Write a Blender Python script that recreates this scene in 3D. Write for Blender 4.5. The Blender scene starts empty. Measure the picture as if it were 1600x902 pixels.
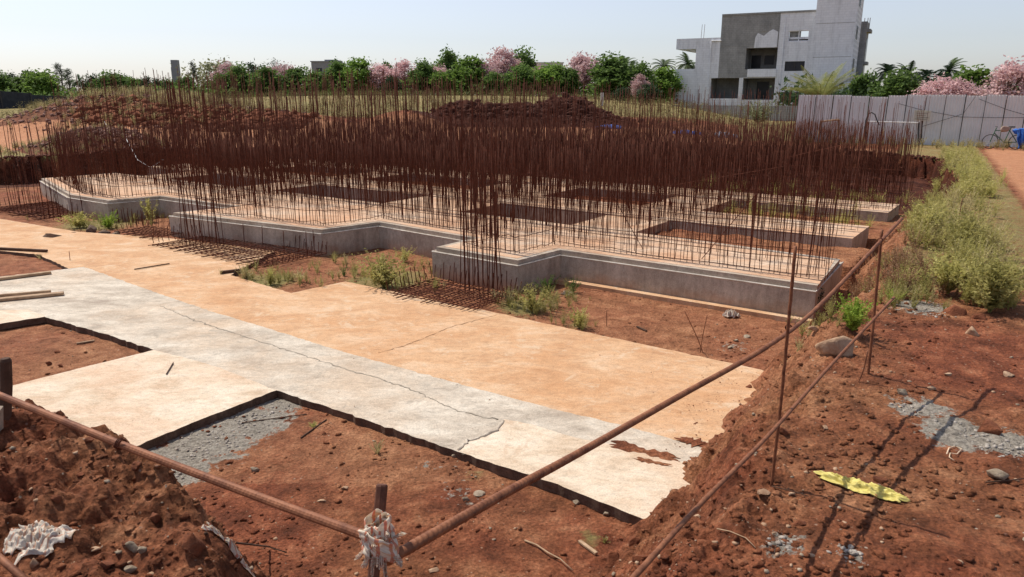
import bpy, math, random
import numpy as np
from mathutils import Vector, Matrix
R = math.radians
S = bpy.context.scene
C = S.collection
# ------------------------------------------------------------------ camera, sky, sun, exposure
EYE = 2.4
F_PX, CX, CY = 1150.0, 800.0, 451.0
PITCH = math.atan((451 - 148) / F_PX)
cam_d = bpy.data.cameras.new('camera'); cam = bpy.data.objects.new('camera', cam_d); C.objects.link(cam)
cam.location = (0, 0, EYE); cam.rotation_euler = (R(90) - PITCH, 0, 0)
cam_d.sensor_width = 36; cam_d.lens = F_PX / 1600 * 36; cam_d.clip_start = .05; cam_d.clip_end = 6000
S.camera = cam
SUN_AZ, SUN_EL = R(-51), R(57)                 # azimuth from +Y towards +X
W = bpy.data.worlds.new('World'); S.world = W; W.use_nodes = True
nt = W.node_tree; nt.nodes.clear()
sky = nt.nodes.new('ShaderNodeTexSky'); sky.sky_type = 'NISHITA'; sky.sun_disc = False
sky.sun_elevation = SUN_EL; sky.sun_rotation = SUN_AZ; sky.air_density = 1.0; sky.dust_density = .9; sky.ozone_density = 2.2
bg = nt.nodes.new('ShaderNodeBackground'); bg.inputs['Strength'].default_value = .132
wo = nt.nodes.new('ShaderNodeOutputWorld')
hs = nt.nodes.new('ShaderNodeHueSaturation'); hs.inputs['Saturation'].default_value = .55; hs.inputs['Value'].default_value = 1.0
tn = nt.nodes.new('ShaderNodeMix'); tn.data_type = 'RGBA'; tn.blend_type = 'MULTIPLY'; tn.inputs[0].default_value = 1; tn.inputs[7].default_value = (.98, .97, 1.03, 1)
nt.links.new(sky.outputs[0], hs.inputs['Color']); nt.links.new(hs.outputs[0], tn.inputs[6]); nt.links.new(tn.outputs[2], bg.inputs[0]); nt.links.new(bg.outputs[0], wo.inputs[0])
sl = bpy.data.lights.new('sun', 'SUN'); sl.energy = 4.8; sl.angle = R(.5); sl.color = (1, .92, .80)
so = bpy.data.objects.new('sun', sl); C.objects.link(so)
sd = Vector((math.cos(SUN_EL) * math.sin(SUN_AZ), math.cos(SUN_EL) * math.cos(SUN_AZ), math.sin(SUN_EL)))
so.rotation_euler = sd.to_track_quat('Z', 'Y').to_euler()
S.view_settings.view_transform = 'Standard'; S.view_settings.look = 'None'
S.view_settings.exposure = 0.06; S.view_settings.gamma = 1
rnd = random.Random(7); rs = np.random.RandomState(11)

# ------------------------------------------------------------------ helpers
def un(x, y, z):                                # where the sight line through a photo point meets height z
    a = (x - CX) / F_PX; b = -(y - CY) / F_PX
    dy = math.cos(PITCH) + b * math.sin(PITCH); dz = -math.sin(PITCH) + b * math.cos(PITCH)
    t = (z - EYE) / dz
    return (a * t, dy * t)
def und(x, y, zc):                              # point at depth zc
    a = (x - CX) / F_PX; b = -(y - CY) / F_PX
    return Vector((a * zc, (math.cos(PITCH) + b * math.sin(PITCH)) * zc, EYE + (-math.sin(PITCH) + b * math.cos(PITCH)) * zc))
def unY(x, y, Y):                               # point at ground distance Y
    a = (x - CX) / F_PX; b = -(y - CY) / F_PX
    return und(x, y, Y / (math.cos(PITCH) + b * math.sin(PITCH)))

PERM = np.random.RandomState(5).permutation(512)
PERM = np.concatenate([PERM, PERM, PERM])
GR = np.random.RandomState(6).uniform(0, 2 * np.pi, 512)
def perlin(x, y):
    x = np.asarray(x, float); y = np.asarray(y, float)
    xi = np.floor(x).astype(np.int64); yi = np.floor(y).astype(np.int64)
    xf = x - xi; yf = y - yi
    u = xf * xf * xf * (xf * (xf * 6 - 15) + 10); v = yf * yf * yf * (yf * (yf * 6 - 15) + 10)
    def g(ix, iy, fx, fy):
        a = GR[PERM[(PERM[ix & 511] + iy) & 511]]
        return np.cos(a) * fx + np.sin(a) * fy
    n00 = g(xi, yi, xf, yf); n10 = g(xi + 1, yi, xf - 1, yf); n01 = g(xi, yi + 1, xf, yf - 1); n11 = g(xi + 1, yi + 1, xf - 1, yf - 1)
    return ((n00 * (1 - u) + n10 * u) * (1 - v) + (n01 * (1 - u) + n11 * u) * v) * 1.5
def fbm(x, y, o=4, g=.5):
    s = 0; a = 1; t = 0
    for k in range(o):
        s = s + a * perlin(x + 17.3 * k, y - 9.1 * k); t += a; a *= g; x = x * 2.03; y = y * 2.03
    return s / t
def ss(a, b, x):
    t = np.clip((x - a) / (b - a), 0, 1); return t * t * (3 - 2 * t)

class G:
    def __init__(s): s.v = []; s.f = []; s.n = 0
    def add(s, v, f):
        s.v.append(np.asarray(v, float).reshape(-1, 3)); s.f += [tuple(i + s.n for i in q) for q in f]; s.n += len(s.v[-1]); return s
    def box(s, c, d, rz=0, rot=None):
        x, y, z = [k / 2 for k in d]
        v = np.array([(-x, -y, -z), (x, -y, -z), (x, y, -z), (-x, y, -z), (-x, -y, z), (x, -y, z), (x, y, z), (-x, y, z)])
        m = np.array(rot if rot is not None else Matrix.Rotation(rz, 3, 'Z'))
        return s.add(v @ m.T + np.array(c), [(3, 2, 1, 0), (4, 5, 6, 7), (0, 1, 5, 4), (1, 2, 6, 5), (2, 3, 7, 6), (3, 0, 4, 7)])
    def b2(s, x0, x1, y0, y1, z0, z1): return s.box(((x0 + x1) / 2, (y0 + y1) / 2, (z0 + z1) / 2), (x1 - x0, y1 - y0, z1 - z0))
    def tube(s, p, r, n=6, caps=True, up=None):
        p = [Vector(q) for q in p]; m = len(p)
        rr = r if hasattr(r, '__len__') else [r] * m
        V = []; last = None
        for i in range(m):
            t = (p[min(i + 1, m - 1)] - p[max(i - 1, 0)]).normalized()
            if last is None:
                a = Vector((0, 0, 1)) if abs(t.z) < .9 else Vector((1, 0, 0)); x = t.cross(a).normalized()
            else: x = (last - t * last.dot(t)).normalized()
            last = x; y = t.cross(x)
            for k in range(n):
                an = 2 * math.pi * k / n; V.append(p[i] + (x * math.cos(an) + y * math.sin(an)) * rr[i])
        Fc = [(i * n + k, i * n + (k + 1) % n, (i + 1) * n + (k + 1) % n, (i + 1) * n + k) for i in range(m - 1) for k in range(n)]
        if caps: Fc += [tuple(range(n))[::-1], tuple((m - 1) * n + k for k in range(n))]
        return s.add([tuple(q) for q in V], Fc)
    def prism(s, pts, z0, z1):
        n = len(pts)
        a = sum(pts[i][0] * pts[(i + 1) % n][1] - pts[(i + 1) % n][0] * pts[i][1] for i in range(n))
        if a < 0: pts = pts[::-1]
        v = [(x, y, z0) for x, y in pts] + [(x, y, z1) for x, y in pts]
        return s.add(v, [tuple(range(n))[::-1], tuple(range(n, 2 * n))] + [(i, (i + 1) % n, n + (i + 1) % n, n + i) for i in range(n)])
    def build(s, name, mat=None, parent=None, smooth=False, loc=None):
        me = bpy.data.meshes.new(name)
        v = np.concatenate(s.v) if s.v else np.zeros((0, 3))
        me.from_pydata(v.tolist(), [], s.f)
        if smooth: me.polygons.foreach_set('use_smooth', [True] * len(me.polygons))
        me.update()
        o = bpy.data.objects.new(name, me); C.objects.link(o)
        if mat: me.materials.append(mat)
        if parent: o.parent = parent
        if loc: o.location = loc
        return o
def tri_mesh(name, V, T, mat, smooth=False, parent=None):       # fast path, V (n,3), T (m,3|4)
    me = bpy.data.meshes.new(name); k = T.shape[1]
    me.vertices.add(len(V)); me.vertices.foreach_set('co', V.astype(np.float32).ravel())
    me.loops.add(T.size); me.loops.foreach_set('vertex_index', T.astype(np.int32).ravel())
    me.polygons.add(len(T)); me.polygons.foreach_set('loop_start', np.arange(0, T.size, k, dtype=np.int32))
    me.update(calc_edges=True); me.validate()
    if smooth: me.polygons.foreach_set('use_smooth', np.ones(len(T), bool))
    o = bpy.data.objects.new(name, me); C.objects.link(o); me.materials.append(mat)
    if parent: o.parent = parent
    return o
def tag(o, label=None, cat=None, group=None, kind=None):
    if label: o['label'] = label
    if cat: o['category'] = cat
    if group: o['group'] = group
    if kind: o['kind'] = kind
    return o
def empty(name, loc=(0, 0, 0), rz=0):
    o = bpy.data.objects.new(name, None); C.objects.link(o); o.location = loc; o.rotation_euler = (0, 0, rz); o.empty_display_size = .2
    return o
def copy_tree(o, parent=None):
    c = o.copy(); C.objects.link(c)
    if parent: c.parent = parent
    for ch in list(o.children): copy_tree(ch, c)
    return c

# ------------------------------------------------------------------ materials
def M(name, rough=.9):
    m = bpy.data.materials.new(name); m.use_nodes = True
    b = m.node_tree.nodes['Principled BSDF']; b.inputs['Roughness'].default_value = rough
    b.inputs['Specular IOR Level'].default_value = .25
    return m, m.node_tree, b
def nn(t, k, **kw):
    n = t.nodes.new(k)
    for a, b in kw.items(): setattr(n, a, b)
    return n
def noise(t, co, scale, det=6, rough=.6, dist=0):
    n = nn(t, 'ShaderNodeTexNoise'); n.inputs['Scale'].default_value = scale; n.inputs['Detail'].default_value = det
    n.inputs['Roughness'].default_value = rough; n.inputs['Distortion'].default_value = dist
    t.links.new(co, n.inputs['Vector']); return n.outputs[0]
def ramp(t, f, stops):
    n = nn(t, 'ShaderNodeValToRGB'); e = n.color_ramp.elements
    while len(e) < len(stops): e.new(.5)
    for i, (p, c) in enumerate(stops):
        e[i].position = p; e[i].color = (c[0], c[1], c[2], 1) if hasattr(c, '__len__') else (c, c, c, 1)
    t.links.new(f, n.inputs[0]); return n.outputs[0]
def mix(t, f, a, b, bt='MIX'):
    n = nn(t, 'ShaderNodeMix', data_type='RGBA', blend_type=bt)
    for s, v in ((n.inputs[0], f), (n.inputs[6], a), (n.inputs[7], b)):
        if isinstance(v, (int, float)): s.default_value = v
        elif isinstance(v, tuple): s.default_value = (*v, 1)
        else: t.links.new(v, s)
    return n.outputs[2]
def bump(t, b, hts, dist=.01, strength=1.0):
    last = None
    for h, d in hts:
        n = nn(t, 'ShaderNodeBump'); n.inputs['Distance'].default_value = d; n.inputs['Strength'].default_value = strength
        t.links.new(h, n.inputs['Height'])
        if last: t.links.new(last, n.inputs['Normal'])
        last = n.outputs[0]
    t.links.new(last, b.inputs['Normal'])
def mathn(t, op, a, b):
    n = nn(t, 'ShaderNodeMath', operation=op)
    for s, v in ((n.inputs[0], a), (n.inputs[1], b)):
        if isinstance(v, (int, float)): s.default_value = v
        else: t.links.new(v, s)
    return n.outputs[0]
def geo(t): return nn(t, 'ShaderNodeNewGeometry').outputs['Position']

def m_soil():
    m, t, b = M('red_soil', .95); co = geo(t)
    big = noise(t, co, .55, 5, .6); med = noise(t, co, 3.1, 7, .68, .3); fine = noise(t, co, 42, 5, .72)
    vor = nn(t, 'ShaderNodeTexVoronoi'); vor.inputs['Scale'].default_value = 24; t.links.new(co, vor.inputs['Vector'])
    c = ramp(t, med, [(.30, (.085, .026, .011)), (.45, (.190, .056, .026)), (.56, (.280, .088, .041)), (.70, (.41, .165, .085))])
    c2 = ramp(t, med, [(.32, (.13, .048, .020)), (.5, (.28, .112, .050)), (.68, (.47, .235, .12))])
    c = mix(t, ramp(t, big, [(.40, 0), (.62, 1)]), c, c2)
    c = mix(t, .62, c, mix(t, 1.0, c, ramp(t, fine, [(.30, .25), (.5, .85), (.72, 1.9)]), 'MULTIPLY'))
    at = nn(t, 'ShaderNodeVertexColor', layer_name='zone'); sp = nn(t, 'ShaderNodeSeparateColor'); t.links.new(at.outputs[0], sp.inputs[0])
    bn = noise(t, co, 9, 6, .7)
    def msk(ch, lo=.42, hi=.58, k=.55):
        s = mathn(t, 'ADD', ch, mathn(t, 'MULTIPLY', mathn(t, 'SUBTRACT', bn, .5), k)); return ramp(t, s, [(lo, 0), (hi, 1)])
    fdet = ramp(t, fine, [(.3, .6), (.7, 1.25)])
    dust = mix(t, 1.0, ramp(t, med, [(.3, (.44, .19, .095)), (.7, (.56, .28, .15))]), fdet, 'MULTIPLY')
    dry = mix(t, 1.0, ramp(t, noise(t, co, 1.3, 6, .7), [(.35, (.30, .20, .085)), (.55, (.25, .22, .08)), (.7, (.38, .30, .15))]), fdet, 'MULTIPLY')
    gry = mix(t, 1.0, ramp(t, noise(t, co, 14, 6, .75), [(.3, (.17, .15, .125)), (.5, (.34, .30, .25)), (.72, (.52, .48, .41))]), fdet, 'MULTIPLY')
    c = mix(t, msk(sp.outputs[2], .35, .7), c, dust)
    c = mix(t, msk(sp.outputs[0]), c, dry)
    c = mix(t, msk(sp.outputs[1], .44, .52, 1.5), c, gry)
    a2 = nn(t, 'ShaderNodeVertexColor', layer_name='soil_shade'); s2_ = nn(t, 'ShaderNodeSeparateColor'); t.links.new(a2.outputs[0], s2_.inputs[0])
    c = mix(t, s2_.outputs[0], c, mix(t, 1.0, c, (.25, .15, .12), 'MULTIPLY'))  # soil colour darkened where shade is painted in
    sc = nn(t, 'ShaderNodeTexVoronoi'); sc.inputs['Scale'].default_value = 17; t.links.new(co, sc.inputs['Vector'])
    rn = nn(t, 'ShaderNodeSeparateColor'); t.links.new(sc.outputs['Color'], rn.inputs[0])
    spot = mathn(t, 'MULTIPLY', ramp(t, sc.outputs['Distance'], [(.10, 1), (.2, 0)]), ramp(t, rn.outputs[0], [(.80, 0), (.84, 1)]))
    c = mix(t, spot, c, ramp(t, rn.outputs[1], [(.2, (.42, .25, .16)), (.6, (.30, .13, .08)), (.9, (.5, .42, .33))]))
    t.links.new(c, b.inputs['Base Color'])
    bump(t, b, [(med, .09), (noise(t, co, 13, 8, .75), .045), (fine, .014), (vor.outputs['Distance'], .012)])
    return m
SOIL = m_soil()
def m_concrete(name, cols, stain=(.45, .22, .11), samt=.5, sc=1.2, bmp=.012, rough=.9, streak=True, wear=None):
    m, t, b = M(name, rough); co = geo(t)
    mp = nn(t, 'ShaderNodeMapping'); mp.inputs['Rotation'].default_value = (0, 0, R(36)); mp.inputs['Scale'].default_value = (1, 1.8, 1); t.links.new(co, mp.inputs['Vector'])
    a = noise(t, mp.outputs[0], sc, 8, .68, .4); f = noise(t, co, 60, 5, .75); s2 = noise(t, mp.outputs[0], 9, 7, .8)
    c = ramp(t, a, [(.32, cols[0]), (.5, cols[1]), (.68, cols[2])])
    c = mix(t, mathn(t, 'MULTIPLY', ramp(t, noise(t, co, .8, 6, .65), [(.45, 0), (.68, 1)]), samt), c, stain)
    c = mix(t, .35, c, mix(t, 1.0, c, ramp(t, s2, [(.32, .3), (.5, 1.0), (.7, 1.4)]), 'MULTIPLY'))
    c = mix(t, .4, c, mix(t, 1.0, c, ramp(t, f, [(.3, .4), (.7, 1.6)]), 'MULTIPLY'))
    sp_ = noise(t, co, 34, 3, .6); c = mix(t, ramp(t, sp_, [(.66, 0), (.70, .55)]), c, mix(t, 1.0, c, (.45, .40, .36), 'MULTIPLY'))
    if wear:                                    # cement film showing through the dust
        c = mix(t, ramp(t, noise(t, co, 2.6, 9, .78, .6), [(.56, 0), (.62, .55)]), c, wear)
    t.links.new(c, b.inputs['Base Color'])
    bump(t, b, [(s2, bmp * .7), (noise(t, co, 25, 6, .7), bmp * .5)])
    return m
SL_OR = m_concrete('dusty_orange_concrete', [(.46, .262, .143), (.55, .345, .20), (.62, .445, .30)], samt=.6, stain=(.47, .235, .105), bmp=.014, wear=(.60, .48, .35))
SL_GY = m_concrete('grey_pcc', [(.36, .30, .24), (.54, .47, .385), (.68, .615, .52)], samt=.6, stain=(.58, .43, .30), sc=1.5, bmp=.024, wear=(.36, .315, .26))
SL_CR = m_concrete('cream_pcc', [(.48, .36, .25), (.62, .51, .39), (.68, .60, .49)], samt=.5, stain=(.58, .36, .23), sc=1.7, bmp=.014, wear=(.50, .36, .25))
RAFT = m_concrete('raft_concrete', [(.30, .25, .20), (.44, .38, .31), (.55, .48, .40)], samt=.35, stain=(.26, .17, .125), sc=1.0, bmp=.006)
RTOP = m_concrete('raft_top', [(.46, .27, .165), (.55, .37, .25), (.60, .47, .36)], samt=.6, stain=(.52, .28, .16), sc=.8, bmp=.006)
def mud_splash(m, z0, z1):
    t = m.node_tree; b = t.nodes['Principled BSDF']; old = b.inputs['Base Color'].links[0].from_socket; co = geo(t); sx_ = nn(t, 'ShaderNodeSeparateXYZ'); t.links.new(co, sx_.inputs[0])
    mr = nn(t, 'ShaderNodeMapRange'); mr.inputs[1].default_value = z0; mr.inputs[2].default_value = z1; mr.inputs[3].default_value = 1; mr.inputs[4].default_value = 0; t.links.new(sx_.outputs[2], mr.inputs[0])
    f = ramp(t, mathn(t, 'ADD', mr.outputs[0], mathn(t, 'MULTIPLY', mathn(t, 'SUBTRACT', noise(t, co, 1.7, 6, .7), .55), 1.6)), [(.35, 0), (.95, .75)])
    st = nn(t, 'ShaderNodeMapping'); st.inputs['Scale'].default_value = (5, 5, .6); t.links.new(co, st.inputs['Vector'])
    c = mix(t, f, old, (.34, .18, .105)); c = mix(t, 1.0, c, ramp(t, noise(t, st.outputs[0], 2, 6, .75), [(.36, .82), (.52, 1.0), (.7, 1.1)]), 'MULTIPLY'); t.links.new(c, b.inputs['Base Color'])
mud_splash(RAFT, -1.0, -.6)
SLSIDE = m_concrete('dark_slab_side', [(.075, .045, .03), (.13, .085, .06), (.19, .13, .095)], samt=.3, stain=(.16, .075, .04), sc=4, bmp=.02)  # darker brown concrete for the upright faces of the slabs
RLIP = m_concrete('raft_lip', [(.28, .23, .18), (.38, .32, .26), (.50, .44, .37)], samt=.2, sc=1.5, bmp=.006)
MORT = m_concrete('spilt_mortar', [(.25, .225, .20), (.37, .33, .29), (.48, .44, .39)], samt=.15, sc=5, bmp=.02)
def m_simple(name, c1, c2, sc=6, rough=.8, bmp=.004, metal=0, obj=False, hi=None):
    m, t, b = M(name, rough); co = geo(t) if not obj else nn(t, 'ShaderNodeTexCoord').outputs['Object']
    a = noise(t, co, sc, 6, .7)
    st = [(.32, c1), (.68, c2)] + ([(.85, hi)] if hi else [])
    t.links.new(ramp(t, a, st), b.inputs['Base Color']); b.inputs['Metallic'].default_value = metal
    if bmp: bump(t, b, [(noise(t, co, sc * 6, 5, .7), bmp)])
    return m
RUST = m_simple('rusty_steel', (.045, .012, .006), (.135, .037, .018), 14, .85, .002, 0)
RUSTN = m_simple('rusty_steel_near', (.11, .038, .020), (.30, .125, .062), 18, .62, .0012, .15)
STONE = m_simple('grey_stone', (.19, .145, .10), (.42, .34, .255), 9, .9, .012)
STONEB = m_simple('tan_stone', (.30, .17, .10), (.52, .37, .25), 8, .9, .012)
CLOD = m_simple('soil_clod', (.12, .040, .020), (.27, .095, .046), 10, .97, .02)
WOOD = m_simple('weathered_timber', (.24, .15, .09), (.48, .34, .22), 6, .85, .004)
DARKW = m_simple('dark_timber', (.05, .028, .018), (.11, .06, .04), 6, .9, .004)
ZINC = m_simple('zinc_sheet', (.62, .62, .61), (.71, .71, .70), 1.2, .5, 0, 0)
DARKM = m_simple('dark_metal', (.035, .035, .04), (.07, .065, .06), 6, .7, 0)
WHITEM = m_simple('white_pipe', (.6, .6, .6), (.72, .7, .68), 6, .6, 0)
PLAST = m_simple('white_plaster', (.80, .82, .86), (.86, .875, .90), 1.1, .9, .004, hi=(.90, .905, .91))
PLASTG = m_simple('bare_grey_render', (.26, .26, .25), (.40, .395, .38), .9, .95, .004)
GREYB = m_simple('far_building_grey', (.20, .20, .22), (.29, .29, .31), .5, .9, 0)
PALEB = m_simple('far_building_pale', (.42, .42, .42), (.55, .54, .52), .5, .9, 0)
GLASS = m_simple('dark_glass', (.02, .022, .027), (.04, .042, .05), 2, .3, 0)
NET = m_simple('black_net', (.022, .026, .034), (.05, .055, .065), 3, .9, .01)
BLUE = m_simple('blue_tarp', (.03, .10, .42), (.07, .24, .72), 9, .5, .01)
BLUEP = m_simple('pale_tarp', (.22, .30, .42), (.45, .5, .6), 9, .5, .01)
BOARD = m_simple('sign_board', (.5, .46, .38), (.62, .58, .5), 5, .8, 0)
def courses(m, sc, w, dark):
    t = m.node_tree; b = t.nodes['Principled BSDF']; co = nn(t, 'ShaderNodeTexCoord').outputs['Object']; mp = nn(t, 'ShaderNodeMapping'); mp.inputs['Rotation'].default_value = (R(90), 0, 0); t.links.new(co, mp.inputs['Vector'])
    br = nn(t, 'ShaderNodeTexBrick'); br.inputs['Scale'].default_value = sc; br.inputs['Mortar Size'].default_value = w; br.inputs['Color1'].default_value = (1, 1, 1, 1); br.inputs['Color2'].default_value = (.93, .93, .93, 1); br.inputs['Mortar'].default_value = (dark, dark, dark, 1)
    t.links.new(mp.outputs[0], br.inputs['Vector']); old = b.inputs['Base Color'].links[0].from_socket
    st = nn(t, 'ShaderNodeMapping'); st.inputs['Scale'].default_value = (1.2, 1.2, .22); t.links.new(co, st.inputs['Vector'])
    c = mix(t, 1.0, old, br.outputs['Color'], 'MULTIPLY'); c = mix(t, 1.0, c, ramp(t, noise(t, st.outputs[0], 1.6, 7, .75), [(.34, .8), (.52, 1.0)]), 'MULTIPLY'); t.links.new(c, b.inputs['Base Color'])
courses(PLAST, 1.1, .012, .82); courses(PLASTG, 1.4, .02, .78)
def m_leaf(name, c1, c2, c3, tr=.35, sc=2.2):
    m, t, b = M(name, .7); co = geo(t)
    a = noise(t, co, sc, 5, .75); oi = nn(t, 'ShaderNodeObjectInfo')
    c = ramp(t, a, [(.32, c1), (.52, c2), (.7, c3)])
    c = mix(t, 1.0, c, ramp(t, oi.outputs['Random'], [(0, .78), (1, 1.18)]), 'MULTIPLY')
    t.links.new(c, b.inputs['Base Color'])
    tl = nn(t, 'ShaderNodeBsdfTranslucent'); t.links.new(c, tl.inputs[0]); mx = nn(t, 'ShaderNodeMixShader'); mx.inputs[0].default_value = tr
    t.links.new(b.outputs[0], mx.inputs[1]); t.links.new(tl.outputs[0], mx.inputs[2])
    t.links.new(mx.outputs[0], t.nodes['Material Output'].inputs[0]); return m
LF_GREEN = m_leaf('leaf_green', (.06, .10, .028), (.115, .19, .045), (.19, .28, .075), .5)
LF_BRIGHT = m_leaf('leaf_bright', (.09, .16, .03), (.17, .275, .05), (.24, .36, .09), .5)
LF_DARK = m_leaf('leaf_dark', (.018, .036, .015), (.040, .070, .028), (.07, .11, .04))
LF_GREY = m_leaf('leaf_greyish', (.05, .06, .045), (.09, .11, .07), (.14, .16, .10))
LF_PINK = m_leaf('blossom_pink', (.46, .27, .27), (.70, .48, .48), (.80, .64, .63))
LF_PALE = m_leaf('leaf_pale', (.12, .13, .07), (.24, .25, .13), (.34, .33, .2))
LF_PALM = m_leaf('palm_green', (.035, .06, .025), (.07, .11, .04), (.12, .16, .06))
LF_YPALM = m_leaf('palm_yellow', (.11, .135, .04), (.20, .215, .07), (.30, .27, .11))
LF_WEED = m_leaf('weed_green', (.30, .285, .08), (.45, .415, .14), (.60, .54, .24), .5, 5)
LF_WEEDY = m_leaf('weed_straw', (.34, .28, .12), (.48, .41, .20), (.58, .51, .29), .4, 5)
LF_LIME = m_leaf('weed_lime', (.16, .24, .03), (.27, .38, .05), (.38, .48, .10), .4, 5)
LF_BROWN = m_leaf('weed_brown', (.22, .12, .06), (.34, .20, .11), (.42, .28, .16), .3, 5)
BARK = m_simple('bark', (.09, .065, .05), (.17, .13, .10), 5, .95, .01)

# ------------------------------------------------------------------ terrain
CREST = [(1.85, 4.75), (2.55, 5.85), (3.3, 7.1), (4.05, 8.2), (5.0, 9.5), (5.75, 10.7), (6.7, 12.3), (8.6, 14.6), (11.3, 18.4), (16.2, 28.0), (14.6, 34.0), (7.4, 37.6),
         (-3.8, 38.6), (-9, 36.2), (-15.2, 32.2), (-20, 29.0), (-34, 25), (-36, 14), (-20, 9.5), (-10, 7.6), (-6.2, 6.5), (-4.3, 5.55), (-3.3, 5.05), (-2.75, 4.65), (-2.2, 4.15), (-1.75, 3.75),
         (-1.5, 3.15), (-.7, 2.6), (.2, 2.6), (.9, 3.2), (1.35, 3.9)]
def sdist(X, Y, P):                             # positive inside
    d = np.full(X.shape, 1e9); ins = np.zeros(X.shape, bool)
    for i in range(len(P)):
        ax, ay = P[i]; bx, by = P[(i + 1) % len(P)]
        ex, ey = bx - ax, by - ay; wx, wy = X - ax, Y - ay
        t = np.clip((wx * ex + wy * ey) / (ex * ex + ey * ey), 0, 1)
        d = np.minimum(d, np.hypot(wx - ex * t, wy - ey * t))
        c = ((ay > Y) != (by > Y)) & (X < (bx - ax) * (Y - ay) / (by - ay + 1e-12) + ax); ins ^= c
    return np.where(ins, d, -d)
def bumpg(X, Y, cx, cy, rx, ry, h, rot=0):
    c, s = math.cos(rot), math.sin(rot); x = (X - cx) * c + (Y - cy) * s; y = -(X - cx) * s + (Y - cy) * c
    return h * np.exp(-((np.abs(x / rx)) ** 2.6 + (np.abs(y / ry)) ** 2.6))
# the two heaps of clay on the near left bank, a clay block at the bank's end
def H(X, Y, detail=True):
    X = np.asarray(X, float); Y = np.asarray(Y, float)
    r = np.hypot(X, Y); ang = X / np.maximum(Y, .1)
    rug = fbm(X * 1.5, Y * 1.5, 4)
    d = sdist(X, Y, CREST) + .30 * fbm(X * 1.1 + 5, Y * 1.1, 4, .6) * np.where(r < 20, 1, 1.6)
    right = (X > 0) & (Y < 16); near = Y < 5.8
    w = np.where(right, 1.05, np.where(r > 20, .14, .45)); w = np.where(near & (X < 0), .62, w); w = np.where(right & (Y > 9), .75, w)
    h = -ss(0, 1, d / w)
    out = 1 - ss(-.1, .8, d / w)
    slope = ss(-.4, .15, d / w) * (1 - ss(.8, 1.25, d / w))
    uu = (X - 4.63) * -.816 + (Y - 10.82) * .577; vv = (X - 4.63) * .577 + (Y - 10.82) * .816; inside_ = ss(.9, 1.5, d)
    fill = np.where(vv > 6.3, .30, .0) + np.where((vv > 2.6) & (vv < 4.7) & (uu < 4.4) & (uu > -2.5), .36, 0)
    fill = np.where(uu < 0, fill * .6, fill); h = h + fill * np.clip(ss(-.2, .6, d), 0, 1) * (Y > 10) * (vv > 2.5) * (1 + .25 * rug)
    # rising ground far off
    far = ss(34, 62, Y)
    h = h + far * np.where(ang < .2, 1.35, 1.35 - 1.0 * ss(.2, .34, ang))
    h = h + .95 * ss(50, 74, Y) * np.exp(-((ang + .14) / .30) ** 4) * (1 - .7 * ss(140, 300, Y))
    h = h + bumpg(X, Y, -24, 47, 6.0, 4, 1.8) * (1 + .15 * rug) + bumpg(X, Y, -15, 46, 5, 3, .8)
    h = h + (bumpg(X, Y, .9, 48.5, 4.6, 1.5, .95) + bumpg(X, Y, -3.6, 49, 2.0, 1.8, .8)+ bumpg(X, Y, 4.2, 50, 2.2, 2, .9)) * (1 + .3 * fbm(X * .8, Y * .8, 3))
    h = h + bumpg(X, Y, -18.2, 33.2, 2.6, 1.5, .95) + bumpg(X, Y, -6.5, 46, 2.2, 1.5, .9)
    # standing place of the photographer
    h = h + .75 * (1 - ss(.9, 3.1, r))
    # near left bank: lumpy clay
    lb = out * np.exp(-((X + 3.0) / 2.2) ** 2 - ((Y - 4.3) / 1.6) ** 2)
    h = h + lb * (.25 * (.45 - np.abs(fbm(X * 1.9 + 3, Y * 1.9, 4, .6)) * 1.6) + .10 * fbm(X * 5, Y * 5, 3))
    h = h + .12 * out * np.exp(-((r - 6) / 6) ** 2) * rug * np.where(X > 0, .35, 1)
    h = h + slope * np.where(r < 22, 1, 0) * (.16 * np.abs(fbm(X * 3.4, Y * 3.4, 4, .62)) + .10 * fbm(X * 1.9, Y * 1.9, 3) - .02)
    h = h + .035 * fbm(X * .7, Y * .7, 3)
    if detail:
        k = np.where(d > 0, .7, 1.0) * (1 + 1.2 * slope) * (1 - ss(30, 90, r))
        h = h + k * (.020 * fbm(X * 5.5, Y * 5.5, 4, .6) + .010 * np.maximum(0, fbm(X * 16, Y * 16, 3, .6)) + .03 * np.maximum(0, fbm(X * 3.3 + 9, Y * 3.3, 2) - .35))
        h = h + .3 * ss(60, 400, r) * fbm(X * .05, Y * .05, 3)
    return h
def hz(x, y): return float(H(np.array([x]), np.array([y]))[0])
def ground_at(px, py, lo=-1.05, hi=1.0):        # first meeting of a sight line with the terrain
    z0 = np.linspace(.9, -1.05, 80); P_ = [un(px, py, z) for z in z0]
    xs = np.array([p[0] for p in P_]); ys = np.array([p[1] for p in P_]); hh = H(xs, ys)
    k = np.argmax(hh >= z0); k = k if (hh >= z0).any() else 79
    return Vector((xs[k], ys[k], float(hh[k])))

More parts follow.
